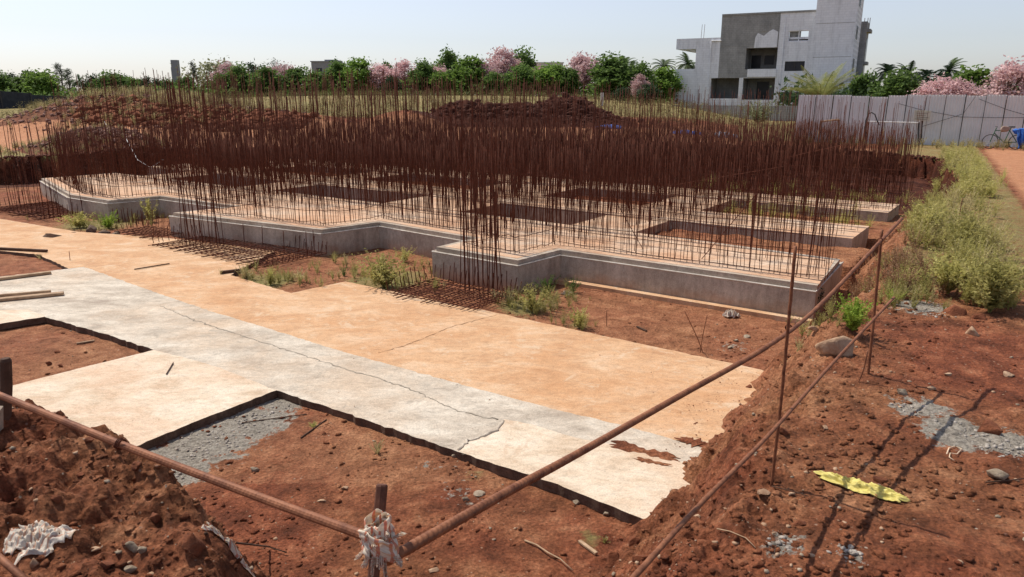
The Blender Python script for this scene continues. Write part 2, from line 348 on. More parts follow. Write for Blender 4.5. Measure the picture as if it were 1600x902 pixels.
ta = np.concatenate([np.linspace(R(-180), R(-54), 34, endpoint=False), np.linspace(R(-54), R(54), 640), np.linspace(R(54), R(180), 35)[1:]])
ra = np.concatenate([np.geomspace(.15, 1.6, 14, endpoint=False), np.geomspace(1.6, 60, 740, endpoint=False), np.geomspace(60, 4000, 90)])
TA, RA = np.meshgrid(ta, ra); GX = RA * np.sin(TA); GY = RA * np.cos(TA); GZ = H(GX, GY)
nr, na = GX.shape
V = np.stack([GX, GY, GZ], -1).reshape(-1, 3)
V = np.concatenate([V, [[0, 0, hz(0, 0)]]])
i = np.arange(nr - 1)[:, None] * na + np.arange(na - 1)[None, :]
T = np.stack([i, i + 1, i + na + 1, i + na], -1).reshape(-1, 4)[:, ::-1]
ground = tri_mesh('ground', V, T, SOIL, True); tag(ground, 'red brown soil with a wide excavated pit', kind='structure')
def blob_mask(X, Y, px, py, rpx, z, soft=1.0, sy=1):
    cx, cy = un(px, py, z); ex, ey = un(px + rpx, py, z); r = math.hypot(ex - cx, ey - cy)
    return np.clip(1.1 - .6 * (np.hypot(X - cx, (Y - cy) * sy) / r), 0, 1)
dr = np.zeros(V.shape[0]); gm = dr.copy(); du = dr.copy(); X_, Y_ = V[:, 0], V[:, 1]; D_ = sdist(X_, Y_, CREST); A_ = X_ / np.maximum(Y_, .1)
dr = np.maximum(dr, .9 * ss(46, 56, Y_) * (1 - ss(.35, .5, A_)))
dr = np.maximum(dr, .75 * (D_ < -.3) * ss(36, 42, Y_) * (A_ > .30))
vx = np.abs(X_ - (3.9 + (Y_ - 7) * .56 + .4)) ; dr = np.maximum(dr, .55 * (D_ < 0) * (Y_ > 9) * (X_ > 4) * (1 - ss(1.7, 2.3, vx)))
dr = np.maximum(dr, .6 * (D_ < 0) * (A_ < -.45) * ss(44, 48, Y_)); dr = np.maximum(dr, .62 * (D_ < 0) * (A_ < -.3) * (Y_ > 26) * (1 - ss(31, 33, Y_)))
dr = np.maximum(dr, .42 * (D_ > 0) * ss(2, 5, X_) * ss(16, 18, Y_) * (1 - ss(22, 26, Y_)))
du = np.maximum(du, .8 * (D_ < 0) * (ss(1.5, 2.4, vx) * (X_ > 6) * ss(6, 11, Y_)) * (1 - ss(33, 36, Y_)))
du = np.maximum(du, .8 * (D_ < -.2) * ss(31, 33, Y_) * (1 - ss(44, 47, Y_)) * (A_ < .3))
du = np.maximum(du, .45 * (D_ > 0) * (Y_ > 6) * (1 - ss(9, 12, np.abs(Y_ - 12))))
for px, py, rp, a in [(410, 440, 70, .75), (600, 440, 70, .8), (820, 480, 60, .7), (905, 510, 30, .6), (150, 352, 70, .75), (490, 665, 24, .5), (740, 745, 50, .45), (920, 840, 50, .5), (640, 430, 50, .6), (1440, 560, 110, .3)]:
    dr = np.maximum(dr, a * blob_mask(X_, Y_, px, py, rp, -1 if px < 1300 else 0))
for px, py, rp, z, a in [(330, 690, 70, -1, 1), (270, 735, 55, -1, 1), (390, 660, 60, -1, 1), (440, 632, 35, -1, 1), (235, 720, 50, -1, 1), (1440, 640, 50, 0, .8), (1500, 680, 55, 0, .95), (1570, 690, 50, 0, .95), (1440, 480, 45, 0, .8),
                      (1225, 850, 40, 0, .62), (1325, 870, 30, 0, .5), (1400, 810, 30, 0, .3), (720, 770, 60, -1, .42), (1150, 540, 50, -1, .4), (680, 730, 60, -1, .35)]:
    gm = np.maximum(gm, a * blob_mask(X_, Y_, px, py, rp, z))
va = ground.data.color_attributes.new('zone', 'FLOAT_COLOR', 'POINT')
shd = ((X_ > -6) & (X_ < 7) & (Y_ > 45.5) & (Y_ < 52)) * 1.0; shd = np.maximum(shd, (np.hypot(X_ + 18.2, Y_ - 33.2) < 3) * .7)  # soil darkened; the middle heap's shaded near side is painted in
uu_ = (X_ - 4.63) * .577 + (Y_ - 10.82) * .816; wl_ = (D_ > -.1) & (uu_ > 10.7) & (Y_ > 14); shd = np.maximum(shd, wl_ * 1.0); wl_ = (D_ > -.1) & (D_ < 1.6) & (Y_ > 20); shd = np.maximum(shd, wl_ * 1.0); shd = np.maximum(shd, .55 * (np.abs(Y_ - 44.3) < 1.3) * (X_ < -12) * (X_ > -30))  # painted shade: pit wall in shadow, floor under the bars
dr = dr * (1 - shd); du = du * (1 - shd)
va.data.foreach_set('color', np.stack([dr, gm, du, np.ones_like(dr)], -1).astype(np.float32).ravel())
cv = V.copy(); cv[:, 2] += gm * (.030 * np.maximum(-.2, fbm(X_ * 4, Y_ * 4, 3)) + .022 * np.abs(fbm(X_ * 14, Y_ * 14, 3))) * (np.hypot(X_, Y_) < 16)
ground.data.vertices.foreach_set('co', cv.astype(np.float32).ravel()); ground.data.update()
vb = ground.data.color_attributes.new('soil_shade', 'FLOAT_COLOR', 'POINT'); vb.data.foreach_set('color', np.stack([.9 * shd] * 4, -1).astype(np.float32).ravel())  # carries the painted shade to the soil material

# ------------------------------------------------------------------ concrete slabs on the pit floor
ZS = -.93
def subdiv_edge(pts, step=.12, amp=.012, seed=0, skip=()):
    out = []; r = random.Random(seed)
    for i in range(len(pts)):
        a, b = pts[i], pts[(i + 1) % len(pts)]; L = math.hypot(b[0] - a[0], b[1] - a[1]); n = max(1, int(L / step))
        for k in range(n):
            q = k / n; e = 0 if k == 0 else r.gauss(0, amp)
            nx, ny = -(b[1] - a[1]) / L, (b[0] - a[0]) / L
            out.append((a[0] + (b[0] - a[0]) * q + nx * e, a[1] + (b[1] - a[1]) * q + ny * e))
    return out
def U(l, z=ZS): return [un(x, y, z) for x, y in l]
slab_a = G().prism(subdiv_edge(U([(-120, 330), (0, 342), (120, 362), (262, 372), (430, 392), (360, 430), (455, 458), (540, 440), (780, 490), (1190, 578), (1330, 650), (1130, 800), (1000, 760), (620, 640), (130, 430), (60, 398), (-120, 380)]), .09, .008, 1), ZS - .09, ZS)
slab_a = tag(slab_a.build('concrete_slab', SL_OR), 'broad orange dusted concrete slab in front of the foundation steps', 'concrete slab')
slab_b = G().prism(subdiv_edge(U([(-100, 450), (-30, 436), (132, 417), (215, 447), (330, 487), (415, 512), (520, 545), (620, 573), (700, 595), (800, 622), (900, 648), (975, 665), (1100, 700), (1060, 830),
                                 (995, 806), (860, 752), (715, 706), (572, 656), (432, 610), (240, 547), (165, 522), (68, 495), (-100, 505)], ZS + .02), .07, .008, 2), ZS - .07, ZS + .02)
slab_b = tag(slab_b.build('concrete_slab', SL_GY), 'long grey trowelled concrete strip crossing the site diagonally', 'concrete slab')
pad = G().prism(subdiv_edge(U([(240, 547), (300, 562), (345, 575), (432, 610), (310, 657), (185, 709), (90, 760), (-60, 640), (17, 603), (130, 574)], ZS + .028), .07, .005, 3), ZS - .07, ZS + .028)
pad = tag(pad.build('concrete_slab', SL_CR), 'square cream concrete pad between the soil hole and the mortar spill', 'concrete slab')
pad2 = G().prism(subdiv_edge(U([(-90, 487), (45, 484), (70, 495), (0, 506), (-90, 517)], ZS + .028), .1, .012, 4), ZS - .07, ZS + .028)
tag(pad2.build('concrete_slab', SL_CR), 'cream concrete pad cut off by the left edge beyond the soil hole', 'concrete slab')
end = G().prism(subdiv_edge(U([(716, 706), (728, 692), (775, 672), (788, 655), (830, 663), (900, 684), (1000, 705), (1110, 735), (1060, 835), (995, 807), (860, 753)], ZS + .029), .07, .005, 5), ZS - .07, ZS + .029)
tag(end.build('concrete_slab', SL_CR), 'pale brushed end slab running under the red earth bank', 'concrete slab')
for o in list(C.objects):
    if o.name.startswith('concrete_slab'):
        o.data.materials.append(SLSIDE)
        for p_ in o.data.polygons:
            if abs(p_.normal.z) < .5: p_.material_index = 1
# poured layers: the rolled edge between lifts
def seam(name, pts, z, mat, r, label):
    g = G(); P_ = []
    for i in range(len(pts) - 1):
        a = Vector((*un(*pts[i], z), z)); b = Vector((*un(*pts[i + 1], z), z)); n = max(2, int((b - a).length / .05))
        for k in range(n): P_.append(a.lerp(b, k / n) + Vector((rnd.gauss(0, .012), rnd.gauss(0, .012), rnd.gauss(0, .001))))
    g.tube(P_, [r * rnd.uniform(.7, 1.2) for _ in P_], 6)
    return tag(g.build(name, mat, smooth=True), label, 'mortar ridge')
DKM = m_simple('dark_mortar', (.22, .19, .155), (.40, .355, .29), 12, .95, .02)
seam('mortar_ridge', [(250, 478), (290, 495), (330, 510), (440, 545), (560, 583), (640, 608), (700, 636), (755, 654), (786, 657)], ZS + .018, DKM, .009, 'rough dark mortar ridge along the middle of the grey strip')
seam('mortar_ridge', [(718, 704), (732, 690), (775, 674), (789, 657)], ZS + .026, SL_GY, .022, 'curved grey mortar lip where strip meets pale end slab')
seam('mortar_ridge', [(590, 552), (640, 538), (700, 513), (780, 491)], ZS - .004, SL_OR, .012, 'thin joint ridge across the orange slab')

# ------------------------------------------------------------------ raft foundation
ZR = -.50
OX, OY = 4.63, 10.82
UX, UY = -.816, .577; VX, VY = .577, .816
def uv(u, v): return (OX + u * UX + v * VX, OY + u * UY + v * VY)
front = [un(*p, ZR) for p in [(1275, 456), (876, 399), (810, 416), (675, 393)]] + [uv(6.72, 0.0)] + [un(592, 354, ZR), un(502, 366, ZR), un(385, 352, ZR), un(264, 338, ZR)] + [uv(14.5, -.1)] + [un(248, 312, ZR), un(168, 319, ZR), un(105, 309, ZR), un(62, 283, ZR)]
raft = empty('foundation', (0, 0, 0)); tag(raft, 'stepped grey concrete raft foundation bristling with rusty reinforcement bars', 'foundation')
def offs(pts, d):                               # inward offset of an open polyline (interior on the right of travel here)
    out = []
    for i in range(len(pts)):
        ns = []
        for a, b in ((i - 1, i), (i, i + 1)):
            if a < 0 or b >= len(pts): continue
            dx, dy = pts[b][0] - pts[a][0], pts[b][1] - pts[a][1]; L = math.hypot(dx, dy); ns.append((dy / L, -dx / L))
        if len(ns) == 2:
            mx, my = ns[0][0] + ns[1][0], ns[0][1] + ns[1][1]; k = d / max(.4, (mx * ns[0][0] + my * ns[0][1])); out.append((pts[i][0] + mx * k, pts[i][1] + my * k))
        else: out.append((pts[i][0] + ns[0][0] * d, pts[i][1] + ns[0][1] * d))
    return out
# strip 1 follows the toothed front; the far edge runs at v = 2.6
back1 = [uv(25.6, 2.6), uv(17, 2.6), uv(9.5, 2.65), uv(4.4, 2.7), (5.92, 12.85)]
body = front + back1
G().prism(body, -1.02, ZR).build('raft_body', RAFT, raft)
inn = offs(front, .06); inn2 = offs(front, .17)
up = inn + [uv(25.5, 2.48), uv(4.4, 2.58), (5.80, 12.72)]
G().prism(up, ZR - .01, ZR + .085).build('upper_pour', RLIP, raft)
up2 = inn2 + [uv(25.3, 2.42), uv(4.4, 2.50), (5.66, 12.62)]
G().prism(up2, ZR, ZR + .090).build('dusty_top', RTOP, raft)
# arris along the front edge; its sunlit look is painted as a pale tone
g = G()
for i in range(len(front) - 1):
    a, b = Vector((*front[i], ZR)), Vector((*front[i + 1], ZR)); g.tube([a, a.lerp(b, .5) , b], .013, 6)
g.tube([Vector((*front[0], ZR)), Vector((5.92, 12.85, ZR))], .013, 6)
g.build('edge_arris', m_simple('sunlit_arris', (.34, .30, .26), (.72, .67, .60), 3, .8, 0), raft)
# footing ledge at the floor, under the right front
g = G(); a = offs(front, -.16)
g.prism([a[0], (front[1][0] - .10, front[1][1] - .16), front[1], front[0]], -1.03, -.93).build('footing_ledge', SL_OR, raft)
CRP = CREST
def inside(x, y, m): return float(sdist(np.array([x]), np.array([y]), CRP)[0]) > m
strips_u = [(4.6, 6.4), (8.8, 10.6), (13.2, 15.2)]
bar_lines = [(4.6, 6.4), (8.8, 10.6), (12.0, 13.4), (14.8, 16.2), (17.6, 19.2), (20.6, 22.4), (24, 25.6)]
uc = [(4.4, 6.0), (9.3, 12.0), (16.8, 18.4), (22.6, 24.2), (-2.6, -.8)]
def clip_u(v, m=1.3, wide=False):
    us = [u for u in np.arange(-8, 34, .2) if inside(*uv(u, v), m)]
    return (max(-6 if wide else .1, min(us)), max(us)) if us else None
k = 0
for v0, v1 in strips_u[:2]:
    c = clip_u((v0 + v1) / 2)
    if not c: continue
    u0, u1 = c
    G().prism([uv(u0, v0), uv(u1, v0), uv(u1, v1), uv(u0, v1)], -1.02, ZR + .055 - .003 * k).build('raft_strip', RTOP, raft); k += 1
for o in raft.children:
    if o.name.startswith('raft_strip'):
        o.data.materials.append(RAFT)
        for p_ in o.data.polygons:
            if abs(p_.normal.z) < .5: p_.material_index = 1
for j, (u0, u1) in enumerate(uc[:4]):
    vs = [v for v in np.arange(2.6, 30, .3) if inside(*uv((u0 + u1) / 2, v), 1.3)]
    if vs:
        lim = [2.5] + [q for s in strips_u[:2] for q in s] + [10.7]
        for a0, a1 in zip(lim[::2], lim[1::2]):
            a1 = min(a1, max(vs))
            if a1 > a0 + .3: G().prism([uv(u0, a0 - .01), uv(u1, a0 - .01), uv(u1, a1 + .01), uv(u0, a1 + .01)], -1.02, ZR + .035 - .003 * j).build('raft_cross_strip', RTOP, raft)

# ------------------------------------------------------------------ reinforcement bars
bar_pts = []                                    # x, y, z, height, radius
def row(a, b, step=.1, z=ZR + .08, h=1.78, j=.05, r=.0060):
    L = math.hypot(b[0] - a[0], b[1] - a[1]); n = int(L / step)
    for i in range(n + 1):
        q = i / max(1, n)
        bar_pts.append((a[0] + (b[0] - a[0]) * q + rnd.gauss(0, .015), a[1] + (b[1] - a[1]) * q + rnd.gauss(0, .015), z, h * (1 + rnd.gauss(0, j)), r))
in3 = offs(front, .42); in4 = offs(front, .62)
for pl, st in ((in3, .105), (in4, .15)):
    for i in range(len(pl) - 1): row(pl[i], pl[i + 1], st)
row(uv(.3, .5), (5.5, 12.4), .16); row(uv(.6, 1.35), uv(25, 1.35), .14); row(uv(.6, 2.2), uv(25, 2.2), .10); row(uv(4.6, 1.9), uv(25, 1.9), .2)
for v0, v1 in bar_lines:
    c = clip_u((v0 + v1) / 2, 1.0 if v0 > 6 else 1.3, v0 > 6)
    if c:
        for v in (v0 + .25, v1 - .25): row(uv(c[0] + .2, v), uv(c[1] - .1, v), .075)
        row(uv(c[0] + .2, (v0 + v1) / 2), uv(c[1] - .1, (v0 + v1) / 2), .13)
for u0, u1 in uc:
    vs = [v for v in np.arange(2.6, 30, .3) if inside(*uv((u0 + u1) / 2, v), 1.4)]
    if vs:
        for u in (u0 + .25, u1 - .25): row(uv(u, 2.7 if u > 0 else 7.5), uv(u, max(vs)), .085)
for _ in range(1900):                            # loose starters between
    v = rnd.uniform(.5, 26); u = rnd.uniform(.5 if v < 6 else -5, 26)
    if v > .8 and inside(*uv(u, v), 1.5): bar_pts.append((*uv(u, v), ZR, rnd.uniform(1.2, 1.9), .0058))
for _ in range(1000):
    v = rnd.choice((.9, 2.2, 4.85, 6.15, 9.05, 10.3, 13.4, 15.0, 17.8)) + rnd.gauss(0, .12); u = 3 + 23 * rnd.random() ** .75
    x, y = uv(u, v)
    if inside(x, y, 1.3): bar_pts.append((x, y, ZR, min(3.5, 2.45 + .07 * u) * rnd.uniform(.8, 1.06), .0062))
def cage(cx, cy, n, m, sx, sy, z, h, r=.011, rot=-.61):
    for i in range(n):
        for j in range(m):
            if 0 < i < n - 1 and 0 < j < m - 1: continue
            x = (i / (n - 1) - .5) * sx; y = (j / (m - 1) - .5) * sy
            bar_pts.append((cx + x * math.cos(rot) - y * math.sin(rot) + rnd.gauss(0, .01), cy + x * math.sin(rot) + y * math.cos(rot) + rnd.gauss(0, .01), z, h * (1 + rnd.gauss(0, .035)), r))
# tall column cages on a grid over the raft
for v in (1.4, 5.5, 9.8, 14.2, 18.6, 23):
    for u in (2.2, 5.2, 8.0, 10.8, 13.6, 17.5, 20.5, 23.4):
        x, y = uv(u + rnd.uniform(-.5, .5), v)
        if not inside(x, y, 1.2): continue
        hh = 2.5 + .07 * u if u < 9 else 3.3
        hh *= rnd.uniform(.93, 1.05)
        if u < 3 and v < 6: continue
        cage(x, y, rnd.choice((5, 6, 7)), 3, rnd.uniform(1.2, 2.4), .4, ZR, hh, .0072)
# cages standing in front of the raft on the pit floor
fx = Vector((UX, UY))
c3 = un(752, 462, -1); cage(c3[0], c3[1], 7, 4, .62, .42, -.98, 2.75, .009)
c2 = un(318, 388, -1); cage(c2[0], c2[1], 7, 4, .8, .5, -.98, 3.5, .009)
c2b = un(440, 392, -1); cage(c2b[0], c2b[1], 4, 3, 2.2, .4, -.98, .55, .008)
c1 = un(90, 335, -1); cage(c1[0], c1[1], 14, 5, 3.2, 1.2, -.98, 2.6, .008)
cage(*un(205, 352, -1), 6, 3, 1.2, .3, -.98, .4, .008)
# shared unit bars (1 m tall) in a few bent shapes
def unit_bar(k):
    r = random.Random(k); lx, ly = r.gauss(0, .02), r.gauss(0, .02); bx, by = r.gauss(0, .008), r.gauss(0, .008)
    return [Vector((lx * q + bx * math.sin(math.pi * q), ly * q + by * math.sin(math.pi * q), q)) for q in (0, .35, .7, 1)]
UB = []
for k in range(10):
    g = G(); g.tube(unit_bar(k), 1.0, 5)
    v = np.concatenate(g.v); UB.append((v, g.f))
# bars are wire: bend scales with height, thickness with the bar
def bar_arr(x, y, z, h, r, k):
    P_ = unit_bar(k); sw = h; an = (x * 37.7 + y * 91.3) % 6.28; ca, sa = math.cos(an), math.sin(an); out = []
    for p in P_:
        for t in range(4):
            q = t * math.pi / 2 + .4
            px_ = (p.x * ca - p.y * sa) * sw; py_ = (p.x * sa + p.y * ca) * sw
            out.append((x + px_ + r * math.cos(q), y + py_ + r * math.sin(q), z + p.z * h))
    return out
QF = [(i * 4 + k, i * 4 + (k + 1) % 4, (i + 1) * 4 + (k + 1) % 4, (i + 1) * 4 + k) for i in range(3) for k in range(4)] + [(12, 13, 14, 15), (3, 2, 1, 0)]
bar_pts.sort(key=lambda b: math.hypot(b[0], b[1]) - (6 if b[3] > 2.4 else 0))
HB = {}
for i, b in enumerate(bar_pts[:300]):
    kk = (i % 10, round(b[3] * 5), b[4])
    if kk not in HB:
        me = bpy.data.meshes.new('bar'); v = bar_arr(0, 0, 0, b[3], b[4], kk[0]); me.from_pydata(v, [], QF); me.materials.append(RUST); me.update(); HB[kk] = me
    o = bpy.data.objects.new('reinforcement_bar', HB[kk]); C.objects.link(o); o.parent = raft; o.location = (b[0], b[1], b[2]); o.rotation_euler = (0, 0, rnd.uniform(0, 6.28))
rest = bar_pts[300:]
VV = np.array([bar_arr(*b, i % 10) for i, b in enumerate(rest)]).reshape(-1, 3)
q = np.array(QF); TT = (np.arange(len(rest))[:, None, None] * 16 + q[None]).reshape(-1, 4)
tag(tri_mesh('reinforcement_bars', VV, TT, RUST, parent=raft), kind='stuff')
# horizontal ties, wired across the rows
g = G()
def tie(a, b, z, r=.006, sag=.03):
    n = 8; g.tube([Vector((a[0] + (b[0] - a[0]) * k / n, a[1] + (b[1] - a[1]) * k / n, z + rnd.gauss(0, .012) - sag * math.sin(math.pi * k / n))) for k in range(n + 1)], r, 4)
for i in range(len(in3) - 1):
    tie(in3[i], in3[i + 1], ZR + .16); tie(in3[i], in3[i + 1], ZR + .42)
for v in (2.2, 4.85, 6.15, 9.05, 10.55, 13.4, 15, 17.8):
    c = clip_u(v)
    if c:
        for z in (ZR + .18, ZR + .5, ZR + .85 + rnd.uniform(0, .3)):
            u = c[0]
            while u < c[1] - 3:
                l = rnd.uniform(4, 8); tie(uv(u, v), uv(min(u + l, c[1]), v), z + rnd.uniform(-.04, .04)); u += l + rnd.uniform(.0, 1.2)
for px, py, pX, pY, z in [(1090, 470, 1160, 365, .2), (1190, 470, 1150, 370, .2), (700, 400, 735, 340, .3)]: pass
for a, b, z0, z1 in [(uv(3.3, 1.0), uv(4.3, .9), ZR, ZR + 1.5), (uv(1.3, .9), uv(2.2, .8), ZR + 1.3, ZR), (uv(7, .4), uv(6.0, -.8), ZR + 1.2, ZR - .3), (uv(2, 5), uv(5, 5.3), .9, .2), (uv(1.5, 9), uv(5.5, 9), 1.2, .1), (uv(11, 12), uv(14, 12), .2, .9)]:
    g.tube([(a[0], a[1], z0), (b[0], b[1], z1)], .007, 4)
tag(g.build('tie_bars', RUST, raft), kind='stuff')
# bent mats lying on the floor in front of the blocks
def mat(cx, cy, L, Wd, step, name, label, up=.28, rot=-.61, n3=1):
    t = empty(name, (cx, cy, -.93), rot); tag(t, label, 'rebar mat'); g1 = G(); g2 = G()
    n = int(L / step)
    for i in range(n + 1):
        x = -L / 2 + i * step + rnd.gauss(0, .015); e = rnd.gauss(0, .06)
        g1.tube([(x + rnd.gauss(0, .03), -Wd / 2 - .1 + e, .02 + abs(rnd.gauss(0, .02))), (x, 0, .04), (x + rnd.gauss(0, .02), Wd / 2, .05), (x + rnd.gauss(0, .02), Wd / 2 + .04, up + rnd.gauss(0, .05))], .008, 5)
    n = int(Wd / step)
    for i in range(n + 1):
        y = -Wd / 2 + i * step + rnd.gauss(0, .015); e = rnd.gauss(0, .06)
        g2.tube([(-L / 2 - .12 + e, y, .03), (0, y + rnd.gauss(0, .02), .055), (L / 2, y, .06), (L / 2 + .05, y, up * .8 + rnd.gauss(0, .04))], .008, 5)
        if n3: g2.tube([(-L / 2 - .05, y, .06), (-L / 2 - .1, y, up * rnd.uniform(.5, 1.1))], .008, 5)
    g1.build('cross_bar', RUST, t); g2.build('long_bar', RUST, t); return t
p = un(712, 462, -.93); mat(p[0], p[1], 1.9, 1.15, .1, 'rebar_mat', 'bent rusty rebar mat on the floor beside the middle foundation block', .32)
p = un(372, 392, -.93); mat(p[0], p[1], 4.0, 1.5, .125, 'rebar_mat', 'long rusty rebar mat spread below the second foundation block', .3)
p = un(240, 365, -.93); mat(p[0], p[1], 1.6, .9, .13, 'rebar_mat', 'small rusty rebar mat left of the long one by the weeds', .35)
p = un(75, 330, -.93); mat(p[0], p[1], 3.6, 1.8, .13, 'rebar_mat', 'dark tangled rebar mat below the far left foundation corner', .5)

# ------------------------------------------------------------------ near railing of bars
def rib_tube(g, pts, r, n=12, pitch=.021, amp=.27, step=.0035, upto=99):
    P_ = [Vector(p) for p in pts]
    # Catmull-Rom resample
    Q = [P_[0] * 2 - P_[1]] + P_ + [P_[-1] * 2 - P_[-2]]; out = []
    for i in range(1, len(Q) - 2):
        L = (Q[i + 1] - Q[i]).length; st = step if (Q[i] - cam.location).length < upto else .05; m = max(2, int(L / st))
        for k in range(m):
            t = k / m
            out.append(.5 * ((2 * Q[i]) + (-Q[i - 1] + Q[i + 1]) * t + (2 * Q[i - 1] - 5 * Q[i] + 4 * Q[i + 1] - Q[i + 2]) * t * t + (-Q[i - 1] + 3 * Q[i] - 3 * Q[i + 1] + Q[i + 2]) * t ** 3))
    out.append(P_[-1]); s = 0; V_ = []; last = None
    for i, p in enumerate(out):
        t = (out[min(i + 1, len(out) - 1)] - out[max(i - 1, 0)]).normalized()
        if last is None: x = t.cross(Vector((0, 0, 1))).normalized()
        else: x = (last - t * last.dot(t)).normalized()
        last = x; y = t.cross(x)
        if i: s += (p - out[i - 1]).length
        for k in range(n):
            an = 2 * math.pi * k / n
            w = (s / pitch + .35 * math.sin(an) * 1.0) % 1.0
            rib = max(0, 1 - abs(w - .5) / .28) ** .6 if abs(w - .5) < .28 else 0
            lon = 1.0 if k % (n // 2) == 0 else 0
            V_.append(p + (x * math.cos(an) + y * math.sin(an)) * r * (1 + amp * max(rib * abs(math.cos(an + .5)) ** .3, lon * .7)))
    m = len(out)
    Fc = [(i * n + k, i * n + (k + 1) % n, (i + 1) * n + (k + 1) % n, (i + 1) * n + k) for i in range(m - 1) for k in range(n)] + [tuple(range(n))[::-1], tuple((m - 1) * n + k for k in range(n))]
    g.add([tuple(q) for q in V_], Fc); return out
pA = und(640, 856, 1.79)
rail1 = [und(604, 876, 1.80), pA, und(800, 765, 2.25), und(910, 705, 2.72), und(1060, 620, 3.45), und(1200, 541, 4.32), und(1278, 480, 4.98), und(1375, 378, 6.0), und(1409, 342, 6.45)]
g = G(); rib_tube(g, rail1, .0130, n=16, upto=3.8); tag(g.build('guard_rail_bar', RUSTN, smooth=True), 'thick ribbed rusty bar slanting from the rag knot to the far right post', 'rebar rail')
rail2 = [und(965, 930, 2.35), und(1007, 884, 2.6), und(1100, 782, 3.3), und(1203, 678, 4.20), und(1290, 580, 5.1), und(1397, 465, 6.3)]
g = G(); rib_tube(g, rail2, .0105, n=8, step=.03); tag(g.build('guard_rail_bar', RUSTN, smooth=True), 'thinner rusty bar slanting below the thick one at right', 'rebar rail')
rail3 = [und(-160, 555, 2.9), und(0, 618, 2.58), und(200, 699, 2.27), und(400, 775, 2.02), und(572, 838, 1.78)]
g = G(); rib_tube(g, rail3, .0122, pitch=.015, amp=.07, upto=3, n=12); tag(g.build('guard_rail_bar', RUSTN), 'smooth rusty bar running from the rag knot to the left edge', 'rebar rail')
g = G(); g.tube([und(-120, 780, 2.5), und(0, 872, 2.25), und(60, 925, 2.1)], .0115, 8); tag(g.build('guard_rail_bar', RUSTN, smooth=True), 'short length of dark bar in the bottom left corner', 'rebar rail')
def post(px0, py0, px1, py1, r, label, base=None, zc=None):
    b = ground_at(px0, py0) if base is None else base
    Y = b.y; t = unY(px1, py1, Y); g = G(); L = t - b
    P_ = [b - L * .12, b, b + L * .4 + Vector((rnd.gauss(0, .012), 0, 0)), t]
    rib_tube(g, P_, r, n=8, step=.05); return tag(g.build('guard_post', RUSTN, smooth=True), label, 'rebar post')
post(1205, 762, 1243, 385, .0098, 'slender rusty post carrying both slanting bars above the yellow sack')
post(1356, 588, 1378, 359, .0118, 'stout rusty post behind the boulder where the thick bar ends')
post(1341, 598, 1356, 548, .006, 'short thin stake leaning beside the stout post')
post(1493, 378, 1504, 310, .006, 'thin dark stake standing in the weed strip')
post(1098, 553, 1070, 487, .005, 'thin wire stake leaning left on the soil below the foundation')
post(1094, 553, 1105, 492, .005, 'thin wire stake leaning right on the soil below the foundation')
post(948, 512, 948, 485, .005, 'tiny upright wire stub on the soil near the small bush')
post(110, 412, 108, 393, .006, 'short upright stub on the soil at the edge of the grey strip')
g = G(); b = und(578, 960, 1.77); t = und(597, 757, 1.80)
b = b + (b - t) * .9; P_ = [b.lerp(t, k / 6) for k in range(7)]
g.tube(P_[:-1] + [t - (t - b).normalized() * .004, t], [.0145] * 6 + [.0145, .0125], 8); tag(g.build('guard_post', DARKM if False else m_simple('dark_rust', (.075, .030, .020), (.14, .06, .038), 30, .7, .001, .1)), 'thick rusty post wrapped with the striped rag', 'rebar post')
# tie wires on rail3
def coil(p, axis, r, n, lab):
    g = G(); a = Vector(axis).normalized(); x = a.cross(Vector((0, 0, 1))).normalized(); y = a.cross(x); P_ = []
    for k in range(n * 12 + 1):
        q = k / 12 * 2 * math.pi; P_.append(Vector(p) + (x * math.cos(q) + y * math.sin(q)) * r + a * (k / (12 * n) - .5) * .02)
    P_.append(P_[-1] + Vector((.02, 0, .03))); g.tube(P_, .0017, 5); return tag(g.build('tie_wire', RUST), lab, 'tie wire')
coil(und(188, 694, 2.29), rail3[2] - rail3[1], .0165, 3, 'rusty wire twist round the left bar above the pad corner')
coil(und(1375, 376, 6.0), rail1[-1] - rail1[-2], .02, 3, 'wire twist tying the thick bar to the stout post')
coil(und(1232, 512, 4.7), rail1[-2] - rail1[-3], .02, 3, 'wire twist tying the thick bar to the slender post')

# ------------------------------------------------------------------ rags and sack
def m_rag(name, base, c1, c2, s=26):
    m, t, b = M(name, .85); co = nn(t, 'ShaderNodeTexCoord').outputs['UV']
    n1 = noise(t, co, 2.2, 3, .5, 1.5); n2 = noise(t, co, 5.5, 4, .6, .5)
    wv = nn(t, 'ShaderNodeTexWave'); wv.inputs['Scale'].default_value = s / 10; wv.inputs['Distortion'].default_value = 1.2; t.links.new(co, wv.inputs['Vector'])
    c = mix(t, ramp(t, wv.outputs['Fac'], [(.80, 0), (.88, .8)]), base, c1)
    c = mix(t, ramp(t, n2, [(.55, 0), (.62, .7)]), c, c2)
    c = mix(t, .5, c, mix(t, 1.0, c, ramp(t, noise(t, co, 14, 4, .6), [(.3, .6), (.7, 1.2)]), 'MULTIPLY'))
    t.links.new(c, b.inputs['Base Color'])
    tl = nn(t, 'ShaderNodeBsdfTranslucent'); t.links.new(c, tl.inputs[0]); mx = nn(t, 'ShaderNodeMixShader'); mx.inputs[0].default_value = .4
    t.links.new(b.outputs[0], mx.inputs[1]); t.links.new(tl.outputs[0], mx.inputs[2]); t.links.new(mx.outputs[0], t.nodes['Material Output'].inputs[0])
    return m
RAG = m_rag('striped_rag', (.84, .76, .64), (.68, .20, .10), (.72, .40, .18))
RAG2 = m_rag('pale_rag', (.78, .72, .64), (.62, .34, .24), (.62, .42, .26))
YEL = m_simple('yellow_plastic', (.52, .43, .10), (.70, .62, .22), 22, .5, .003, hi=(.78, .74, .45))
